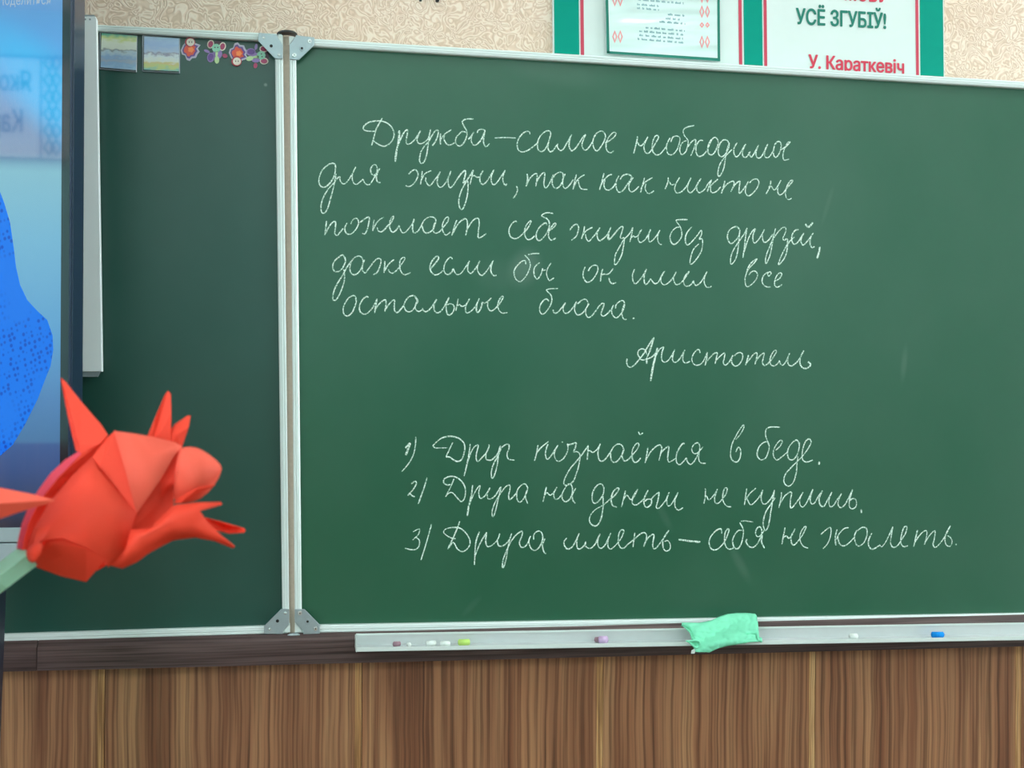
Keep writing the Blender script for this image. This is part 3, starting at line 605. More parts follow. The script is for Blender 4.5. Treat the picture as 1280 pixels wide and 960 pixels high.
for word, spec in WORDS:
    V = []; F = []
    for part in spec.split():
        k, rng = part[0], part[1:]
        gl = STROKES[k].split('\n')
        if rng:
            lo, _, hi = rng.partition('-')
            gl = gl[int(lo):] if rng.endswith('-') else gl[int(lo):int(hi or lo)+1]
        ox, oy, s = CROPS[k]
        for st in ';'.join(gl).split(';'):
            st = st.strip(); wide = st.startswith('*'); st = st.lstrip('*')
            px = [tuple(float(c) for c in q.split(',')) for q in st.split()]
            px = [(ox+x/s, oy+y/s) for x, y in px]
            ribbon(px, 0.0016 if wide else 0.00102, V, F, sd*1.7); sd += 1
    w = pymesh('chalk_word', V, F, m_chalk, BD)
    w['label'] = 'handwritten chalk %s' % (word if word[:4] in ('dash', 'numb') else 'word ' + word)
# ------------------------------------------------------------------ chalk tray
YT0, YT1 = -0.0565, -0.100
def tz(px, ya, yb):                                # top and lip-bottom heights at a pixel column
    return P(px, ya, YT0), P(px, yb, YT1)
a, al = tz(445, 793.5, 814.8); b, bl = tz(1280, 779.4, 800.4)
def trayline(x):
    t = (x-a.x)/(b.x-a.x); return a.z+(b.z-a.z)*t, al.z+(bl.z-al.z)*t
def traysec(x):
    zt, zl = trayline(x)
    q = [(YT0, zt), (YT0-.003, zt), (YT0-.003, zl+.0025), (YT1+.0015, zl+.0015), (YT1+.0015, zl+.0055), (YT1, zl+.0055), (YT1, zl), (YT0, zl+.0008)]
    return [Vector((x, y, z)) for y, z in q]
TR = thing('chalk_tray', 'long pale metal chalk tray fixed along the ledge below the chalkboard', 'tray', (a.x, YT0, al.z))
xe = P(1640, 780, YT0).x
sweep('trough', traysec(a.x), traysec(xe), m_greyface, TR)
zt, zl = trayline(a.x)
box('end_cap', (a.x-0.0018, YT1-0.0005, zl-0.0005), (a.x-0.0002, YT0, zt+0.001), m_alu_white, TR, 0.0004)
def strip(name, y0, y1, dz0, dz1, top, m):
    A = []; Bq = []
    for x, lst in ((a.x, A), (xe, Bq)):
        zt, zl = trayline(x); z = zt if top else zl
        lst += [Vector((x, y0, z+dz0)), Vector((x, y1, z+dz0)), Vector((x, y1, z+dz1)), Vector((x, y0, z+dz1))]
    sweep(name, A, Bq, m, TR)
strip('rim', YT0-.0040, YT0+.0004, -.0004, .0020, True, m_alu_white)
strip('lip', YT1-.0014, YT1+.0004, .0010, .0070, False, m_alu_white)

def chalk(px, Y, length, r, m, label, tilt=0.0, group=None):
    c = P(px, 806, Y); x = c.x; zt, zl = trayline(x); z = zl + .0028 + r
    bm = bmesh.new(); bmesh.ops.create_cone(bm, cap_ends=True, segments=16, radius1=r, radius2=r*0.93, depth=length)
    bmesh.ops.bevel(bm, geom=[e for e in bm.edges if len(e.link_faces) == 2 and any(len(f.verts) > 4 for f in e.link_faces)], offset=r*0.22, segments=2, affect='EDGES')
    for v in bm.verts:
        v.co += Vector((noise.noise(v.co*300+Vector((px,0,0))), noise.noise(v.co*300), 0))*r*0.12
    bmesh.ops.rotate(bm, verts=bm.verts, cent=(0,0,0), matrix=Matrix.Rotation(math.pi/2, 3, 'Y'))
    bmesh.ops.rotate(bm, verts=bm.verts, cent=(0,0,0), matrix=Matrix.Rotation(tilt, 3, 'Z'))
    me = bpy.data.meshes.new('chalk'); bm.to_mesh(me); bm.free()
    o = link('chalk', me, m, None, True); o.location = (x, Y, z)
    tag(o, label, 'chalk', group); return o
ck = lambda n, c: mat(n, srgb(*c), 0.95, spec=0.1, vary=0.06, nscale=250)
c_brown, c_white, c_lime, c_lilac, c_blue = ck('chalk_mauve', (160,130,140)), ck('chalk_white', (232,240,234)), ck('chalk_lime', (190,226,120)), ck('chalk_lilac', (206,178,214)), ck('chalk_blue', (30,140,225))
chalk(496, -.078, .012, .0042, c_brown, 'dusty mauve chalk stub, nearest the left end of the tray', 0.3)
chalk(511, -.082, .006, .0036, c_white, 'tiny white chalk crumb just right of the mauve stub', 0.8)
chalk(539, -.078, .016, .0044, c_white, 'white chalk stub, left one of the touching white pair', 0.15)
chalk(556.5, -.082, .016, .0044, c_white, 'white chalk stub, right one of the touching white pair, beside the lime chalk', -0.1)
chalk(580, -.078, .019, .0052, c_lime, 'lime green chalk piece lying in the tray', 0.05)
chalk(747, -.068, .010, .0042, c_brown, 'small dull mauve chalk stub behind the lilac piece', 0.6)
chalk(754, -.080, .015, .0062, c_lilac, 'pale lilac chalk piece standing out in the middle of the tray', 0.1)
chalk(1067, -.079, .014, .0048, c_white, 'lone white chalk stub between the cloth and the blue chalk', 0.0)
chalk(1172, -.080, .021, .0052, c_blue, 'bright blue chalk piece at the right of the tray', -0.05)

# ------------------------------------------------------------------ cloth slung over the tray
def cc_(X, Y): return (840+X/10.667, 755+Y/10.667)
top = [(128,262),(240,262),(370,262),(450,248),(520,230),(575,205),(640,178),(740,145),(860,133),(980,133),(1110,143),(1140,185),(1148,240),(1200,480)]
bot = [(128,285),(240,390),(300,640),(340,642),(490,640),(545,615),(600,590),(690,560),(780,542),(870,530),(950,520),(1060,512),(1150,508),(1200,505)]
def interp(tb, x):
    for (x0, y0), (x1, y1) in zip(tb, tb[1:]):
        if x0 <= x <= x1: return y0+(y1-y0)*(x-x0)/max(1e-6, x1-x0)
    return tb[-1][1]
NX, NV = 70, 26; V = []; F = []
for i in range(NX+1):
    x = 130+(1196-130)*i/NX; t, bb = interp(top, x), interp(bot, x)
    if x > 1146: t = 430 + (x-1146)*0.6
    for j in range(NV+1):
        v = j/NV; y = t+(bb-t)*v
        px, py = cc_(x, y)
        s = min(1, max(0, (y-130)/380))
        Y = -0.050 - 0.062*(s**0.8)
        Y -= 0.006*math.sin(v*5.0+x*0.004)*math.sin(math.pi*v)
        Y -= 0.004*noise.noise(Vector((x*0.006, y*0.012, 3.1))) + 0.0022*noise.noise(Vector((x*0.02, y*0.03, 9)))
        if x > 880: Y += 0.006*math.exp(-((y-408)/10)**2)*min(1, (x-880)/120)     # crease beside the folded flap
        V.append(P(px, py, Y))
for i in range(NX):
    for j in range(NV):
        q = i*(NV+1)+j; F.append((q, q+1, q+NV+2, q+NV+1))
cl = pymesh('cleaning_cloth', V, F, m_cloth, None, True)
md = cl.modifiers.new('thick', 'SOLIDIFY'); md.thickness = 0.0022; md.offset = 1
tag(cl, 'crumpled mint green cleaning cloth draped over the chalk tray', 'cloth')
# rolled corner of the cloth
V = []; F = []; c = Vector(P(*cc_(325, 545), -0.115)); n = 14
ring = [(150,487),(235,520),(300,600),(360,600),(392,540),(375,480),(320,470),(250,480)]
outer = [P(*cc_(x, y), -0.1165) for x, y in ring]; inner = [P(*cc_(325+(x-325)*.72, 540+(y-540)*.72), -0.119) for x, y in ring]; deep = [P(*cc_(325+(x-325)*.35, 540+(y-540)*.35), -0.112) for x, y in ring]
m_ = len(ring); V = outer+inner+deep
for i in range(m_):
    j = (i+1) % m_; F += [(i, j, m_+j, m_+i), (m_+i, m_+j, 2*m_+j, 2*m_+i)]
F.append(tuple(range(2*m_, 3*m_)))
rc = pymesh('rolled_corner', V, F, m_cloth, cl, True)
md = rc.modifiers.new('sub', 'SUBSURF'); md.levels = 2; md.render_levels = 2
lb = pxprism('care_tag', [cc_(262,618), cc_(300,600), cc_(312,625), cc_(300,662), cc_(256,662)], -0.117, 0.001, m_alu_white, cl)
lb['label'] = 'small white tag'

# ------------------------------------------------------------------ white upright bar left of the wing
YC = -0.055
m_bar = mat('pale_bar_metal', srgb(240,250,252), 0.4, vary=0.01)
ub = thing('upright_bar', 'tall pale metal bar over the left wing beside the screen, ending halfway down', 'bar', P(112, 465, YC))
pxprism('bar_cover', [(88,20.5), (119.5,20.5), (120.8,24), (127.6,464.5), (88,464.5)], YC, 0.0135, m_bar, ub, bev=0.0008)
pxprism('bar_foot', [(88,464.5), (124.5,464.5), (121.5,471), (88,471)], YC+0.003, 0.0105, m_silver, ub)
pxprism('top_cap', [(104,18.6), (117.5,18.6), (119.2,20.4), (104,20.4)], YC+0.004, 0.009, m_silver, ub)
for x in (106.6, 112.5):
    disc('screw', P(x, 24.2, YC-0.0001), 0.0015, 0.0006, m_silver, ub, 12)

# ------------------------------------------------------------------ picture magnets
def c3(X, Y): return (110+X/5.333, 30+Y/5.333)
def picmat(name, stops, ns):
    m = mat(name, (1,1,1,1), 0.18, vary=0); N, L, B = nodes(m)
    tc = N.new('ShaderNodeTexCoord'); sp = N.new('ShaderNodeSeparateXYZ'); L.new(tc.outputs['Generated'], sp.inputs[0])
    n = N.new('ShaderNodeTexNoise'); n.inputs['Scale'].default_value = ns; n.inputs['Detail'].default_value = 5
    mp = N.new('ShaderNodeMapping'); mp.inputs['Scale'].default_value = (1, 1, 2.2); L.new(tc.outputs['Generated'], mp.inputs[0]); L.new(mp.outputs[0], n.inputs['Vector'])
    ad = N.new('ShaderNodeMath'); ad.operation = 'MULTIPLY_ADD'; ad.inputs[1].default_value = 0.4; ad.inputs[2].default_value = -0.2
    L.new(n.outputs['Fac'], ad.inputs[0]); a2 = N.new('ShaderNodeMath'); a2.operation = 'ADD'; L.new(sp.outputs['Z'], a2.inputs[0]); L.new(ad.outputs[0], a2.inputs[1])
    r = ramp(N, pale(stops)); L.new(a2.outputs[0], r.inputs[0]); L.new(r.outputs[0], B.inputs['Base Color']); return m
def pale(st): return [(p, tuple(c*0.85+0.10 for c in q[:3])+(1,)) for p, q in st]
pm1 = picmat('harbour_picture', [(0.0, srgb(150,190,215)), (.14, srgb(120,165,205)), (.25, srgb(150,165,185)), (.34, srgb(120,160,200)), (.47, srgb(170,195,205)), (.53, srgb(120,130,130)),
                                (.58, srgb(205,215,200)), (.75, srgb(215,225,205)), (.86, srgb(200,215,130)), (1.0, srgb(90,180,150))], 4)
pm2 = picmat('shore_picture', [(0.0, srgb(90,180,170)), (.12, srgb(190,205,110)), (.22, srgb(205,190,110)), (.30, srgb(215,225,210)), (.43, srgb(205,220,225)), (.49, srgb(120,120,150)),
                              (.55, srgb(160,185,215)), (.75, srgb(130,170,220)), (1.0, srgb(150,190,225))], 4)
m_acryl = mat('clear_acrylic_rim', srgb(190,205,215), 0.12, vary=0, spec=0.7)
m_acryl.node_tree.nodes['Principled BSDF'].inputs['Transmission Weight'].default_value = 0.5
for fr, pic, pmx, lab in (([(74,48),(328,76),(325,322),(70,300)], [(90,60),(325,80),(320,308),(84,288)], pm1, 'square picture magnet of a harbour under a green and yellow sky, left of the pair'),
                          ([(358,70),(613,92),(613,330),(360,317)], [(374,82),(606,96),(606,316),(372,304)], pm2, 'square picture magnet of a green shore under a blue sky, right of the pair')):
    t = thing('picture_magnet', lab, 'magnet', P(*c3(*fr[3]), YF), 'picture magnets on the left wing')
    pxprism('rim', [c3(*p) for p in fr], YF-0.0045, 0.0044, m_acryl, t, bev=0.0012)
    pxprism('picture_shadow', [c3(p[0]+(-4 if k in (0, 3) else 0), p[1]+(6 if k in (2, 3) else -2)) for k, p in enumerate(pic)], YF-0.0047, 0.0004, m_black, t)  # black sheet that paints the shadow line at the picture's lower edge
    pxprism('picture', [c3(*p) for p in pic], YF-0.0050, 0.0004, pmx, t)

# ------------------------------------------------------------------ animal stickers (die-cut magnets)
def c4(X, Y): return (220+X/10.24, 40+Y/10.24)
st = {k: mat('sticker_'+k, srgb(*c), 0.3, vary=0.05, nscale=200) for k, c in dict(edge=(196,190,210), orange=(232,86,58), flame=(250,140,70), violet=(110,72,150), lilac=(160,130,196),
      pink=(176,58,104), cream=(236,226,212), mint=(150,214,188), lime=(196,226,170), red=(190,50,70), dark=(70,40,60)).items()}
def blob(X, Y, rx, ry, ang=0, n=14, wob=0.0, pts=0, seed=0):
    o = []
    for k in range(n):
        a = 2*math.pi*k/n; r = 1 + wob*math.cos(pts*a+seed)
        x, y = rx*r*math.cos(a), ry*r*math.sin(a)
        o.append((X+x*math.cos(ang)-y*math.sin(ang), Y+x*math.sin(ang)+y*math.cos(ang)))
    return o
def layer(name, outline, k, m, parent): return pxprism(name, [c4(*p) for p in outline], YF-0.0012-0.0006*k, 0.0012, st[m], parent)
def fluffy(flip, cx, cy, label):
    t = thing('animal_magnet', label, 'magnet', P(*c4(cx, cy), YF), 'animal magnets on the left wing')
    s = -1 if flip else 1
    body = [(-125,10),(-95,-60),(-60,-95),(10,-100),(70,-80),(128,-60),(95,-15),(118,25),(90,60),(70,105),(20,110),(-10,145),(-50,130),(-70,75),(-110,60)]
    layer('outline', [(cx+x, cy+s*y+ (0)) for x, y in body], 0, 'edge', t)
    layer('fur', [(cx+x*.80-4, cy+s*y*.80) for x, y in body], 1, 'violet', t)
    layer('fur', [(cx-10+x*.62, cy+s*y*.62) for x, y in body], 2, 'orange', t)
    layer('chest', blob(cx+5, cy+s*0, 36, 34, 0, 14, .2, 5), 3, 'flame', t)
    hx, hy = (cx-5, cy-s*95) if not flip else (cx-25, cy+100)
    layer('head', blob(hx, hy, 66, 62), 3, 'red', t)
    f = layer('face', blob(hx+5, hy, 52, 50), 4, 'cream', t)
    for dx in (-10, 22):
        layer('eye', blob(hx+dx, hy-2, 7, 9, 0, 8), 5, 'dark', f)
def elephant(cx, cy, ang, label):
    t = thing('animal_magnet', label, 'magnet', P(*c4(cx, cy), YF), 'animal magnets on the left wing')
    ca, sa = math.cos(ang), math.sin(ang)
    R = lambda pts: [(cx+x*ca-y*sa, cy+x*sa+y*ca) for x, y in pts]
    layer('leg', R(blob(-70,110,48,62,0.2)), 0, 'lilac', t); layer('leg', R(blob(-72,105,34,48,0.2)), 1, 'violet', t)
    layer('leg', R(blob(112,90,34,26,0.4)), 1, 'pink', t); layer('leg', R(blob(8,140,30,48,0)), 1, 'lime', t)
    layer('arm', R(blob(-120,30,40,18,0.4)), 0, 'lilac', t)
    layer('body', R(blob(15,60,62,70,0)), 0, 'lilac', t)
    for x, y in ((-72,-60), (80,-30)):
        e = layer('ear', R(blob(x,y,44,56,0.3)), 1, 'cream', t); layer('ear_lining', R(blob(x,y,30,42,0.3)), 2, 'pink', e)
    layer('brow', R(blob(20,-85,50,20,0)), 1, 'dark', t)
    f = layer('face', R(blob(0,-10,54,56)), 3, 'mint', t)
    layer('trunk', R(blob(5,60,16,44,0.1)), 3, 'lime', t)
    for dx in (-16, 20): layer('eye', R(blob(dx,-18,8,9,0,8)), 4, 'dark', f)
fluffy(False, 185, 225, 'small orange and violet animal magnet, head up, beside the shore picture')
elephant(515, 215, 0.0, 'small mint and violet elephant magnet standing upright, second of the row')
fluffy(True, 800, 275, 'small orange and violet animal magnet hanging head down, third of the row')
elephant(1080, 300, 1.35, 'small pink eared elephant magnet turned sideways, right next to the hinge plate')

# ------------------------------------------------------------------ banner above the board, with lettering
def linx(x, y, k=0.011): return (x + k*(y-50), y)
YBN = -0.006
bn = thing('wall_banner', 'white banner with green and red vertical stripes and bold slogan above the chalkboard', 'banner', P(692, 95, 0))
def vband(name, xa, xb, Y, m, y1=130):
    return pxprism(name, [linx(xa,-150), linx(xb,-150), linx(xb,y1), linx(xa,y1)], Y, 0.0012, m, bn)
pxprism('backing_sheet', [linx(691.2,-150), linx(1180.2,-150), linx(1180.2,130), linx(691.2,130)], YBN, 0.0058, m_pwhite, bn)
for xa, xb in ((693,724), (930,953.2), (1150.3,1179.2)): vband('green_stripe', xa, xb, YBN-.0006, m_pgreen)
for xa, xb in ((725.8,730), (923.6,927.6), (955,958.8), (1144.8,1148.3)): vband('red_stripe', xa, xb, YBN-.0006, m_red)

def text_mesh(s, bold=0.02):
    cu = bpy.data.curves.new('txt', 'FONT'); cu.body = s; cu.size = 1.0; cu.offset = 0.0; cu.extrude = 0.0; cu.resolution_u = 4
    o = bpy.data.objects.new('txt', cu); COL.objects.link(o)
    dg = bpy.context.evaluated_depsgraph_get(); dg.update()
    me = bpy.data.meshes.new_from_object(o.evaluated_get(dg))
    bpy.data.objects.remove(o); bpy.data.curves.remove(cu)
    if bold:                                       # heavier strokes: shifted copies of the glyph faces
        bm = bmesh.new()
        for dx, dy in ((0,0), (bold,0), (-bold,0), (0,bold*.6), (0,-bold*.6), (bold*.7,bold*.4), (-bold*.7,-bold*.4), (bold*.7,-bold*.4), (-bold*.7,bold*.4)):
            n0 = len(bm.verts); bm.from_mesh(me); bm.verts.ensure_lookup_table()
            for v in bm.verts[n0:]: v.co.x += dx; v.co.y += dy; v.co.z = n0
        bm.to_mesh(me); bm.free()
    return me
def lettering(name, s, base_l, base_r, cap_l, cap_r, Y, m, parent, cap=0.72, bold=0.02, thick=0.0005, fit=None):
    me = text_mesh(s, bold)
    xsv = [v.co.x for v in me.vertices]; x0, x1 = min(xsv), max(xsv)
    bl, br, tl, tr = P(*base_l, Y), P(*base_r, Y), P(*cap_l, Y), P(*cap_r, Y)
    for v in me.vertices:
        u = (v.co.x-x0)/(x1-x0); w = v.co.y/cap; lay = Vector((0, 0.00002*v.co.z/max(1, len(me.vertices)/9), 0))
        v.co = bl.lerp(br, u).lerp(tl.lerp(tr, u), w) - wloc(parent) + lay
    bm = bmesh.new(); bm.from_mesh(me)
    ex = bmesh.ops.extrude_face_region(bm, geom=bm.faces[:])
    for g in ex['geom']:
        if isinstance(g, bmesh.types.BMVert): g.co.y += thick
    bmesh.ops.recalc_face_normals(bm, faces=bm.faces); bm.to_mesh(me); bm.free()
    me.name = name
    return link(name, me, m, parent)
def c5(X, Y): return (920+X/6.4, Y/6.4)
lettering('lettering', 'МОВУ', c5(868,-2), c5(1212,18), c5(868,-127), c5(1212,-107), YBN-.0012, m_pred, bn, bold=0.035)
lettering('lettering', 'УСЁ ЗГУБІЎ!', c5(480,190), c5(1202,228), c5(480,66), c5(1202,106), YBN-.0012, m_plet, bn, bold=0.03)
lettering('lettering', 'У. Караткевіч', c5(580,543), c5(1346,588), c5(580,437), c5(1346,484), YBN-.0012, m_pred, bn, bold=0.03)

# laminated sheet pinned over the banner
def c6(X, Y): return (750+X/7.529, Y/7.529)
sh = thing('laminated_sheet', 'laminated printed sheet with a green border hung over the left half of the banner', 'sheet', P(758, 66, -0.014))
YS = -0.0135
pxprism('paper_sheet', [c6(40,-400), c6(1122,-400), c6(1132,575), c6(66,500)], YS, 0.004, m_film, sh)
for q in ([(45,-400),(68,-400),(90,495),(64,498)], [(1102,-400),(1124,-400),(1132,572),(1108,556)], [(66,480),(66,502),(1132,576),(1130,548)]):
    pxprism('border', [c6(*p) for p in q], YS-.0006, 0.0005, m_plet, sh)
def shl(x, y): return c6(x, y+(x-350)*0.085)
random.seed(3)
for y, xa, xb in ((35,350,560), (70,350,560), (105,640,800), (145,620,760), (180,560,800), (247,430,805), (285,370,795), (323,370,790), (360,355,800), (-10,360,790), (-50,360,790), (-90,360,790)):
    x = xa; V = []; F = []
    while x < xb:
        w = random.uniform(18, 62); e = min(x+w, xb); n = max(1, int((e-x)/9))
        for k in range(n):
            xx = x+k*9; hh = random.choice((14, 14, 20))
            b0 = len(V); V += [P(*shl(xx, y+14-hh), YS-.0002), P(*shl(xx+6, y+14-hh), YS-.0002), P(*shl(xx+6, y+14), YS-.0002), P(*shl(xx, y+14), YS-.0002)]; F.append((b0, b0+1, b0+2, b0+3))
        x = e+14
    o = pymesh('print_line', V, F, m_tiny, sh); o['kind'] = 'stuff'
def diamonds(cx, ys, sl):
    for y, k in ys:
        for dx in (-26, 26):
            o_ = [(cx+dx, y-62), (cx+dx+24, y), (cx+dx, y+62), (cx+dx-24, y)]; i_ = [(cx+dx, y-36), (cx+dx+11, y), (cx+dx, y+36), (cx+dx-11, y)]
            if k: o_ = [(cx+dx, y-28), (cx+dx+22, y), (cx+dx, y+28), (cx+dx-22, y)]; i_ = [(cx+dx, y-10), (cx+dx+7, y), (cx+dx, y+10), (cx+dx-7, y)]
            V = [P(*c6(*p), YS-.0003) for p in o_+i_]
            pymesh('ornament', V, [(0,1,5,4), (1,2,6,5), (2,3,7,6), (3,0,4,7)], m_pink, sh)
diamonds(985, ((395,0), (235,1), (110,0), (-30,0)), 0)
diamonds(165, ((345,0), (0,0), (-140,0)), 0)

# black cut-out letter whose feet show at the top edge
def feet():
    Yl = -0.004
    V = []
    def poly(l): return [P(x, y, Yl) for x, y in l]
    o = thing('wall_letter', 'black cut-out letter on the wallpaper, only its two feet in view at the top edge', 'letter', P(536, -10, 0))
    prism('foot', poly([(524,-9),(527.4,-9),(527.2,0.9),(525.2,1.3),(524.1,0.6)]), 0.004, m_blackletter, o)
    prism('foot', poly([(544.4,-9),(549,-9),(549,1.4),(546.8,2.5),(544.6,1.5)]), 0.004, m_blackletter, o)
    prism('letter_body', poly([(523,-9),(550,-9),(550,-13),(546,-13),(546,-44),(531,-44),(529,-24),(526,-13),(523,-13)]), 0.004, m_blackletter, o)
feet()

# ------------------------------------------------------------------ big touch screen on its stand
YV = -0.32
xr = P(92.0, 300, YV).x; xg = P(86.6, 300, YV).x; xsn = P(76.4, 300, YV).x
zb_ = P(14, 659.5, YV).z; zg_ = P(14, 678, YV).z; zbot = P(20, 704, YV).z; ztop = zb_+1.12
XLV = xr-1.78
tv = thing('touch_screen', 'large touch screen in a dark frame showing a blue picture at the left', 'screen', ((xr+XLV)/2, YV+.04, 0.0))
box('housing', (XLV+.002, YV+.012, zbot+.004), (xr-.0008, YV+.088, ztop+.03), m_bezel, tv, 0.004)
box('side_bezel', (xg, YV-.004, zbot), (xr, YV+.03, ztop+.045), m_bezel, tv, 0.0025)
box('side_bezel', (XLV-.002, YV-.004, zbot), (XLV+.03, YV+.03, ztop+.045), m_bezel, tv, 0.0025)
box('top_bezel', (XLV+.03, YV-.004, ztop), (xg, YV+.03, ztop+.045), m_bezel, tv, 0.0025)
box('glass_border', (xsn, YV, zb_), (xg, YV+.008, ztop), m_bezel_gl, tv)
box('speaker_panel', (XLV+.03, YV-.003, zg_+.0008), (xg-0.0005, YV+.02, zb_), m_silver, tv, 0.001)
box('speaker_panel', (XLV+.03, YV-.003, zbot), (xg-0.0005, YV+.02, zg_-.0008), m_silver, tv, 0.001)
# picture on the panel: blue gradient with a cyan glow
ms = bpy.data.materials.new('screen_picture'); ms.use_nodes = True
N, L, B = nodes(ms)
B.inputs['Base Color'].default_value = (0.015, 0.02, 0.03, 1); B.inputs['Roughness'].default_value = 0.03; B.inputs['IOR'].default_value = 1.85
tc = N.new('ShaderNodeTexCoord'); sp = N.new('ShaderNodeSeparateXYZ'); L.new(tc.outputs['Object'], sp.inputs[0])
zz = lambda py: P(40, py, YV).z
zlo, zhi = zz(660), zz(0)
mr = N.new('ShaderNodeMapRange'); mr.inputs[1].default_value = zlo; mr.inputs[2].default_value = zhi; L.new(sp.outputs['Z'], mr.inputs[0])
f = lambda py: (zz(py)-zlo)/(zhi-zlo)
r = ramp(N, [(f(656), srgb(16,30,52)), (f(620), srgb(28,66,110)), (f(590), srgb(34,80,140)), (f(500), srgb(66,118,184)), (f(420), srgb(84,156,214)), (f(300), srgb(112,178,216)),
             (f(215), srgb(130,186,208)), (f(190), srgb(104,140,180)), (f(150), srgb(96,140,190)), (f(60), srgb(84,166,240)), (f(0), srgb(92,158,220))])
L.new(mr.outputs[0], r.inputs[0])
# cyan glow
gc = P(70, 120, YV) - Vector(tv.location); ve = N.new('ShaderNodeMapping'); ve.vector_type = 'TEXTURE'; ve.inputs['Location'].default_value = gc; ve.inputs['Rotation'].default_value = (0, 0.75, 0); ve.inputs['Scale'].default_value = (0.14, 1, 0.05)
L.new(tc.outputs['Object'], ve.inputs[0]); le = N.new('ShaderNodeVectorMath'); le.operation = 'LENGTH'
pj = N.new('ShaderNodeVectorMath'); pj.operation = 'MULTIPLY'; pj.inputs[1].default_value = (1, 0, 1); L.new(ve.outputs[0], pj.inputs[0]); L.new(pj.outputs[0], le.inputs[0])
k = N.new('ShaderNodeMapRange'); k.inputs[1].default_value = 1.3; k.inputs[2].default_value = 0.3; k.interpolation_type = 'SMOOTHSTEP'; L.new(le.outputs['Value'], k.inputs[0])
mx = N.new('ShaderNodeMix'); mx.data_type = 'RGBA'; mx.inputs[7].default_value = srgb(50,190,255); L.new(k.outputs[0], mx.inputs[0]); L.new(r.outputs[0], mx.inputs[6])
L.new(mx.outputs[2], B.inputs['Emission Color']); B.inputs['Emission Strength'].default_value = SCREEN_E
scr = prism('display_panel', [(XLV+.03, YV, zb_), (xsn, YV, zb_), (xsn, YV, ztop), (XLV+.03, YV, ztop)], 0.008, ms, tv)
# knitted blue shape in the picture
mk = bpy.data.materials.new('blue_knit_picture'); mk.use_nodes = True
N, L, B = nodes(mk)
B.inputs['Base Color'].default_value = (0.0, 0.01, 0.05, 1); B.inputs['Roughness'].default_value = 0.03
tc = N.new('ShaderNodeTexCoord'); vo = N.new('ShaderNodeTexVoronoi'); vo.inputs['Scale'].default_value = 170; vo.inputs['Randomness'].default_value = 0.45
mp = N.new('ShaderNodeMapping'); mp.inputs['Rotation'].default_value = (0, 0.35, 0); mp.inputs['Scale'].default_value = (1.0, 0, 0.75)
L.new(tc.outputs['Object'], mp.inputs[0]); L.new(mp.outputs[0], vo.inputs['Vector'])
r = ramp(N, [(0.22, srgb(0,78,205)), (0.42, srgb(0,122,255))]); L.new(vo.outputs['Distance'], r.inputs[0])
n = N.new('ShaderNodeTexNoise'); n.inputs['Scale'].default_value = 14; L.new(tc.outputs['Object'], n.inputs['Vector'])
r2 = ramp(N, [(0.50, (0,0,0,1)), (0.62, (1,1,1,1))]); L.new(n.outputs['Fac'], r2.inputs[0])
mx = N.new('ShaderNodeMix'); mx.data_type = 'RGBA'; mx.inputs[7].default_value = srgb(12,124,255); L.new(r2.outputs[0], mx.inputs[0]); L.new(r.outputs[0], mx.inputs[6])
L.new(mx.outputs[2], B.inputs['Emission Color']); B.inputs['Emission Strength'].default_value = SCREEN_E
knit = [(0,240),(5,253),(12.5,278),(17,309),(20,334),(25,356),(34,375),(47,389),(59,400),(65.6,419),(66.5,437),(63,458),(58,470),(47,499),(31,531),(16,556),(0,570),(-60,590),(-130,560),(-150,440),(-120,330),(-60,250),(-30,215)]
pxprism('picture_figure', knit, YV-.0005, 0.0004, mk, tv)['label'] = 'bright blue knitted shape in the picture'
m_ui = emit('screen_caption', srgb(190,220,245), 0.5)
lettering('screen_caption', 'Поделиться', (-2,6.4), (63,5.2), (-2,-6), (63,-7.2), YV-.0003, m_ui, tv, bold=0.0, thick=0.0002)
# stand
m_stand = mat('stand_metal', srgb(26,34,52), 0.4, vary=0.03)
def stand():
    xa = P(5.5, 745, YV+.04).x
    xb = P(1.0, 860, YV+.04).x
    V = [(xa-.09, YV+.02, zbot+.02), (xa, YV+.02, zbot+.02), (xa, YV+.06, zbot+.02), (xa-.09, YV+.06, zbot+.02)]
    dz = P(1.0, 860, YV+.04).z; sl = (xb-xa)/(dz-P(5.5, 745, YV+.04).z)
    z1 = 0.10; dx = sl*(z1-zbot)
    W = [(x+dx, y, z1) for x, y, z in V]
    pymesh('leg', V+W, [(0,1,2,3), (4,7,6,5), (0,4,5,1), (1,5,6,2), (2,6,7,3), (3,7,4,0)], m_stand, tv)
    mid = (xr+XLV)/2
    V2 = [(2*mid-x, y, z) for x, y, z in V+W]
    pymesh('leg', V2, [(0,1,2,3), (4,7,6,5), (0,4,5,1), (1,5,6,2), (2,6,7,3), (3,7,4,0)], m_stand, tv)
    box('foot_bar', (W[0][0]-.02, YV-.25, 0.06), (W[1][0]+.02, YV+.26, 0.105), m_stand, tv, 0.006)
    box('foot_bar', (2*mid-W[1][0]-.02, YV-.25, 0.06), (2*mid-W[0][0]+.02, YV+.26, 0.105), m_stand, tv, 0.006)
    box('cross_bar', (2*mid-W[0][0], YV+.03, 0.35), (W[0][0]+0.02, YV+.06, 0.42), m_stand, tv)
    for x in (W[1][0]-.03, 2*mid-W[1][0]+.03):
        for y in (YV-.22, YV+.23):
            bm = bmesh.new(); bmesh.ops.create_cone(bm, cap_ends=True, segments=20, radius1=0.032, radius2=0.032, depth=0.025)
            bmesh.ops.rotate(bm, verts=bm.verts, cent=(0,0,0), matrix=Matrix.Rotation(math.pi/2, 3, 'Y'))
            me = bpy.data.meshes.new('caster'); bm.to_mesh(me); bm.free(); o = link('caster', me, m_black, tv); o.location = Vector((x, y, 0.032))-wloc(tv)
stand()

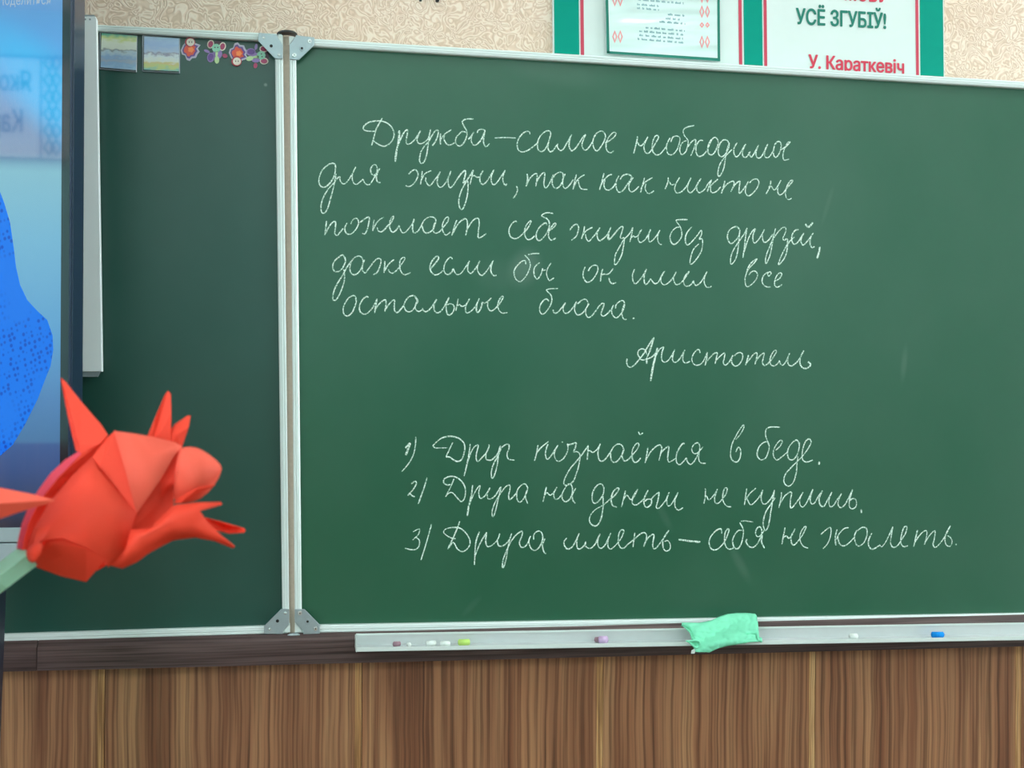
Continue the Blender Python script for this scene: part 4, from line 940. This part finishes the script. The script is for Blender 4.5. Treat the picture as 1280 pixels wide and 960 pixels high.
# poster on the wall behind the photographer; the screen glass mirrors it
def V_(px, py): 
    q = P(px, py, 2*YV-YB); return Vector((q.x, YB, q.z))
m_rp = mat('far_poster_white', srgb(236,236,232), 0.5, vary=0.02)
m_rd = mat('far_poster_ink', srgb(30,40,70), 0.5, vary=0)
m_rg = mat('far_poster_ornament', srgb(40,120,110), 0.5, vary=0)
a_, b_ = V_(88, 68), V_(-130, 205)
xm, xM = min(a_.x, b_.x), max(a_.x, b_.x); zm = V_(40, 199).z; zM = V_(40, 72).z
po = thing('name_poster', 'white name poster with a zigzag ornament on the wall behind the camera', 'poster', (xM, YB, zm))
box('poster_board', (xm, YB, zm), (xM, YB+.015, zM), m_rp, po)
for z in (zm, zM): box('border', (xm, YB+.0148, z-.006), (xM, YB+.019, z+.006), m_rd, po)
xv = V_(52, 130).x; box('border', (xv-.004, YB+.0148, zm), (xv+.004, YB+.018, zM), m_rd, po)
for i in range(6):
    for dx in (66, 75):
        c = V_(dx-4, 80+i*21); w, h = 0.030, 0.045
        V = [(c.x, YB+.0165, c.z+h), (c.x+w, YB+.0165, c.z), (c.x, YB+.0165, c.z-h), (c.x-w, YB+.0165, c.z)]
        V += [(c.x+(x-c.x)*.55, y, c.z+(z-c.z)*.55) for x, y, z in V]
        pymesh('ornament', V, [(0,1,5,4), (1,2,6,5), (2,3,7,6), (3,0,4,7)], m_rg, po)
def rear_text(s, pr, pl, pyb, pyt):
    # reads the right way round on the rear wall, mirrored in the screen
    me = text_mesh(s, 0.02); xv = [v.co.x for v in me.vertices]; x0, x1 = min(xv), max(xv)
    A, Bv, T = V_(pr, pyb), V_(pl, pyb), V_(pr, pyt)
    for v in me.vertices:
        u = (v.co.x-x0)/(x1-x0)
        v.co = Vector((A.x+(Bv.x-A.x)*u, YB+.0162, A.z+(T.z-A.z)*v.co.y/0.72)) - wloc(po)
    link('lettering', me, m_rd, po)
rear_text('Яко', 40, 0, 115, 90)
rear_text('Кар', 29, -12, 166, 138)
# ------------------------------------------------------------------ origami flowers in the foreground
FD = 0.75
def FP(X, Y, z=0.0):                               # crop coordinates, z = centimetres towards the viewer
    return PC(X/3.2, 440+Y/3.2, FD - z*0.01)
def fold(name, verts, faces, m, parent, thick=0.0006, smooth=False, sub=0):
    o = pymesh(name, [FP(*v) for v in verts], faces, m, parent, smooth)
    if sub:
        bm = bmesh.new(); bm.from_mesh(o.data)
        bmesh.ops.triangulate(bm, faces=bm.faces); bm.to_mesh(o.data); bm.free()
        s = o.modifiers.new('sub', 'SUBSURF'); s.levels = s.render_levels = sub
    md = o.modifiers.new('thick', 'SOLIDIFY'); md.thickness = thick; md.offset = 0
    return o
base = FP(110, 830, 0)
fl = thing('paper_flower', 'red origami paper lily on a mint green paper stem, in front of the screen corner', 'flower', base)
# front petal: belly with creases
v = [(105,792,0.2),(140,700,0.3),(200,600,0.2),(290,495,-.1),(370,420,-.4),(430,345,-.7),(462,314,-.2),   #0-6
     (545,645,1.2),(525,712,1.0),(500,790,0.9),(432,862,0.2),(420,828,1.1),(345,782,2.2),(250,745,2.4),(180,750,1.5),(120,800,0.4),   #7-15
     (395,470,.7),(400,620,2.0),(300,640,1.7),(220,680,1.2),(330,540,1.1),(440,740,1.5)]   #16-21
f = [(0,1,19,14,15),(1,2,19),(2,3,20,18),(2,18,19),(3,4,20),(4,16,20),(16,7,17),(16,17,20),(20,17,18),
     (17,7,8),(17,8,21),(8,9,21),(9,10,11,21),(21,11,12),(17,21,12),(17,12,18),(18,12,13),(18,13,19),(19,13,14)]
fold('front_petal', v, f, m_redpaper, fl, smooth=True)
fold('creased_facet', [v[4],v[5],v[6],v[7],(400,462,.35)], [(0,1,4),(1,2,4),(2,3,4)], m_redpaper, fl)
# tucked opening under the belly
fold('tucked_fold', [(150,815,0.5),(185,760,1.0),(250,750,1.15),(345,786,1.0),(424,828,0.6),(345,918,-3.0),(240,894,-3.2),(130,852,-1.6),(105,822,-.5)],
     [(0,1,2,3,4,5,6,7,8)], m_redpaper, fl)
fold('curl', [(104,790,.4),(140,762,1.2),(172,762,1.4),(178,790,1.5),(150,835,1.3),(128,848,.6),(108,826,.3),(138,800,1.7)],
     [(0,1,7),(1,2,7),(2,3,7),(3,4,7),(4,5,7),(5,6,7),(6,0,7)], m_redpaper, fl, smooth=True, sub=1)
# upper facet: triangle folded over, its brighter light put in the paper colour
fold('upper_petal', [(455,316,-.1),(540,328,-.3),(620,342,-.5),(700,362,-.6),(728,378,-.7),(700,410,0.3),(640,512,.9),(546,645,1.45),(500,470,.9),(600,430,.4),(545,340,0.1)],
     [(0,1,10),(0,10,8),(10,9,8),(1,2,10),(2,9,10),(2,3,9),(3,4,5,9),(5,6,9),(9,6,7),(9,7,8)], m_redpaper_lit, fl, smooth=True)
# shaded hollow behind the pale triangle
fold('hollow', [(728,380,-.9),(720,420,-.6),(695,520,-.9),(692,618,-.6),(660,668,-.2),(600,715,.2),(525,720,.7),(545,650,.9),(640,510,-.2),(700,408,-.4),(640,600,-1.4)],
     [(0,1,9),(1,2,9),(2,10,8),(2,8,9),(2,3,10),(3,4,10),(4,5,10),(5,6,10),(6,7,10),(7,8,10)], m_redpaper, fl, smooth=True)
# bud at the tip
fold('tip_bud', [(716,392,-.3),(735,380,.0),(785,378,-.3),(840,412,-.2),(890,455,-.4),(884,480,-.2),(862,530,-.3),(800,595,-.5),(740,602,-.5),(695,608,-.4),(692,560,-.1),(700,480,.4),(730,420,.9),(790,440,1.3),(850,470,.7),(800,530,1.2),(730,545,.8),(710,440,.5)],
     [(0,1,12),(1,2,12),(2,13,12),(2,3,13),(3,14,13),(3,4,14),(4,5,14),(5,6,14),(6,15,14),(14,15,13),(6,7,15),(7,8,16,15),(8,9,10,16),(10,11,16),(11,17,12),(11,12,13,16),(16,13,15),(0,12,17)], m_redpaper_lit, fl, smooth=True, sub=1)
fold('bud_crease', [(695,604,.0),(712,585,.3),(790,545,.9),(860,532,.2),(800,560,.5),(720,604,.2)], [(0,1,2,4,5),(2,3,4)], m_redpaper, fl)
# rear spikes
fold('spike', [(588,340,-1.6),(622,262,-1.8),(660,170,-2.3),(672,155,-2.4),(682,168,-2.3),(684,250,-1.7),(684,385,-1.6),(600,385,-1.6)],
     [(0,1,7),(1,2,7),(2,3,7),(3,4,7),(4,5,7),(5,6,7)], m_redpaper, fl)
fold('spike', [(676,322,-1.9),(700,290,-2.0),(750,256,-2.4),(762,256,-2.4),(755,300,-1.9),(722,400,-1.7),(670,390,-1.7),(712,330,-1.5)],
     [(0,1,7),(1,2,7),(2,3,7),(3,4,7),(4,5,7),(5,6,7),(6,0,7)], m_redpaper, fl)
# left petal: tall spike with a folded dark edge, its rim sweeping down to the stem
fold('side_petal', [(245,104,-2.6),(262,118,-2.5),(330,205,-1.9),(400,285,-1.2),(432,332,-.7),(400,368,-.6),(322,407,-.9),(318,370,-1.0)],
     [(0,1,7),(1,2,7),(2,3,7),(3,4,5,7),(5,6,7)], m_redpaper, fl)
fold('side_fold', [(243,106,-2.5),(258,140,-2.6),(318,370,-1.0),(322,407,-.9),(304,392,-2.4),(272,250,-2.7)],
     [(0,1,5),(1,2,4,5),(2,3,4)], m_redpaper, fl)
RI = [(68,786,-.2),(74,750,-.4),(88,690,-.6),(112,630,-.7),(150,560,-.9),(205,485,-1.1),(262,432,-1.2),(316,398,-1.2)]
RM = [(88,790,.2),(95,752,.0),(112,690,-.1),(136,640,-.2),(175,575,-.3),(235,500,-.4),(285,450,-.5),(326,408,-.7)]
RJ = [(112,800,-.8),(118,760,-1.2),(150,690,-1.5),(190,620,-1.8),(235,560,-2.0),(300,500,-2.1),(370,440,-1.9),(436,338,-1.2)]
v = RI+RM; f = [(i, i+1, 9+i, 8+i) for i in range(7)]
fold('rear_petal_rim', v, f, m_rimlit_paper, fl)
v = RM+RJ
fold('rear_petal', v, f, m_redpaper, fl)
# lower petal sweeping right into two tips
fold('lower_petal', [(412,846,.2),(500,792,.9),(525,712,1.1),(600,706,1.2),(660,650,1.0),(700,612,.9),(790,602,.8),(884,600,.7),(890,610,.7),(800,636,1.0),
                     (830,680,.9),(885,735,.8),(940,778,.6),(932,784,.5),(860,755,.4),(780,740,.3),(690,752,.4),(600,800,.5),(545,840,.3),(490,865,.1),
                     (560,745,1.7),(680,680,1.5),(760,690,1.2)],
     [(0,1,20,18,19),(1,2,20),(2,3,20),(3,21,20),(3,4,21),(4,5,21),(5,6,21),(6,9,21),(6,7,8,9),(9,22,21),(9,10,22),(10,11,22),(11,14,22),(11,12,13,14),(14,15,22),(15,16,21,22),(16,17,20,21),(17,18,20)], m_redpaper, fl, smooth=True)
fold('spike', [(812,660,-.6),(900,684,-.5),(975,706,-.6),(981,714,-.6),(975,722,-.6),(920,725,-.5),(862,712,-.6),(900,706,-1.2)],
     [(0,1,7),(1,2,7),(2,3,7),(3,4,7),(4,5,7),(5,6,7),(6,0,7)], m_redpaper, fl)
# rear half of the head, so that it is whole from every side
bv = [(105,800,-.2),(180,640,-2.2),(300,500,-3.2),(440,380,-3.4),(560,345,-3.0),(680,365,-2.4),(725,400,-2.2),(690,600,-2.0),(560,720,-2.4),(430,850,-1.2),(330,905,-3.2),(190,850,-2.6),(330,680,-5.0),(500,540,-5.2),(620,470,-3.8)]
fold('back_petal', bv, [(0,1,12),(1,2,12),(2,3,13,12),(3,4,13),(4,5,14,13),(5,6,14),(6,7,14),(7,8,13,14),(8,9,12,13),(9,10,12),(10,11,12),(11,0,12)], m_redpaper, fl)
# stem of folded green paper: two faces with a crease, bending down to the vase
def stem(name, top, pathpx, vase, parent, w=0.0075):
    c = [top] + pathpx + [vase]
    V = []; F = []; n = len(c)
    for i, p in enumerate(c):
        d = (c[min(i+1, n-1)]-c[max(i-1, 0)]).normalized()
        s = d.cross(FWD).normalized(); u = s.cross(d).normalized()
        ww = w*(1.0 if i < n-2 else 0.7)
        for a, h in ((-1.0, .0), (-.15, -.35), (.0, .12), (.15, -.35), (1.0, 0), (.0, .9)):
            V.append(p + s*ww*a - u*ww*(-h)*(-1))
    for i in range(n-1):
        for k in range(6):
            F.append((6*i+k, 6*i+(k+1) % 6, 6*i+6+(k+1) % 6, 6*i+6+k))
    F += [(0,1,2,3,4,5), tuple(6*(n-1)+k for k in (5,4,3,2,1,0))]
    return pymesh(name, V, F, m_stem, parent)
VASE = PC(-250, 1100, 0.80); 
s0 = FP(118, 812, -.3); s1 = PC(0, 722, .75); s2 = PC(-90, 790, .76); s3 = PC(-190, 900, .78)
DESK_Z = 0.76
vx, vy = VASE.x, VASE.y
stem('stem', s0, [s1, s2, s3, Vector((vx-.01, vy+.01, DESK_Z+.19))], Vector((vx-.01, vy+.01, DESK_Z+0.03)), fl)

# neighbour flower: one pale petal tip reaches into the frame
ft = lambda px, py, z=0.0: PC(px, py, 0.70 - z*0.01)
f2 = thing('paper_flower', 'second red paper flower, only one pointed petal reaching in at the left edge', 'flower', ft(-60, 700))
def fold2(name, verts, faces, m):
    o = pymesh(name, [ft(*v) for v in verts], faces, m, f2)
    md = o.modifiers.new('thick', 'SOLIDIFY'); md.thickness = .0006; md.offset = 0; return o
fold2('pointed_petal', [(-70,590,-1),(-20,606,-.3),(0,610,0),(45,619,.1),(66,624.5,.3),(68,626,.3),(60,629,.2),(20,641,.0),(0,648,-.1),(-30,660,-.5),(-80,690,-1),(-10,630,.8)],
      [(0,1,11),(1,2,11),(2,3,11),(3,4,11),(4,5,6),(4,6,11),(6,7,11),(7,8,11),(8,9,11),(9,10,11),(10,0,11)], m_redpaper_lit)
hd = [(-70,590,-1),(-120,560,-.5),(-190,580,-.8),(-240,650,-1),(-230,730,-1),(-170,790,-.5),(-110,770,-.5),(-80,690,-1),(-150,670,2.2),(-190,690,1.6),(-120,640,1.4)]
fold2('front_petal', hd, [(0,1,10),(1,2,8,10),(2,3,9,8),(3,4,9),(4,5,9),(5,8,9),(5,6,8),(6,7,8),(7,0,10,8)], m_redpaper)
fold2('back_petal', [(x, y, -3.4 if i > 7 else z-.3) for i, (x, y, z) in enumerate(hd)], [(0,1,10),(1,2,8,10),(2,3,9,8),(3,4,9),(4,5,9),(5,8,9),(5,6,8),(6,7,8),(7,0,10,8)], m_redpaper)
stem('stem', ft(-165, 775, 0), [ft(-185, 850), Vector((vx+.01, vy-.01, DESK_Z+.2))], Vector((vx+.01, vy-.01, DESK_Z+0.03)), f2)

# vase and desk that carry them, just outside the frame
bm = bmesh.new(); prof = [(.030,0),(.036,.01),(.038,.06),(.033,.11),(.036,.14),(.0335,.14),(.0305,.11),(.0355,.06),(.033,.014),(.0,.012)]
rings = []
for r_, z_ in prof:
    if r_ == 0: rings.append([bm.verts.new((0,0,z_))]); continue
    rings.append([bm.verts.new((r_*math.cos(2*math.pi*k/28), r_*math.sin(2*math.pi*k/28), z_)) for k in range(28)])
for A_, B_ in zip(rings, rings[1:]):
    for k in range(28):
        if len(B_) == 1: bm.faces.new((A_[k], A_[(k+1) % 28], B_[0]))
        else: bm.faces.new((A_[k], A_[(k+1) % 28], B_[(k+1) % 28], B_[k]))
bm.faces.new(list(reversed(rings[0])))
me = bpy.data.meshes.new('flower_vase'); bmesh.ops.recalc_face_normals(bm, faces=bm.faces); bm.to_mesh(me); bm.free()
vs = link('flower_vase', me, m_glass, None, True); vs.location = (vx, vy, DESK_Z+0.0005)
tag(vs, 'small clear glass vase holding the paper flowers, on the desk', 'vase')
dk = thing('school_desk', 'light wooden desk carrying the flower vase, below the picture', 'desk', (vx-.25, vy, 0))
box('desktop', (vx-.75, vy-.30, DESK_Z-.025), (vx+.42, vy+.30, DESK_Z), m_desk, dk, .003)
for dx in (-.70, .37):
    for dy in (-.26, .26):
        box('leg', (vx+dx-.015, vy+dy-.015, 0), (vx+dx+.015, vy+dy+.015, DESK_Z-.0255), m_stand, dk)
for dx in (-.70, .37):
    box('side_rail', (vx+dx-.012, vy-.245, DESK_Z-.075), (vx+dx+.012, vy+.245, DESK_Z-.045), m_stand, dk)
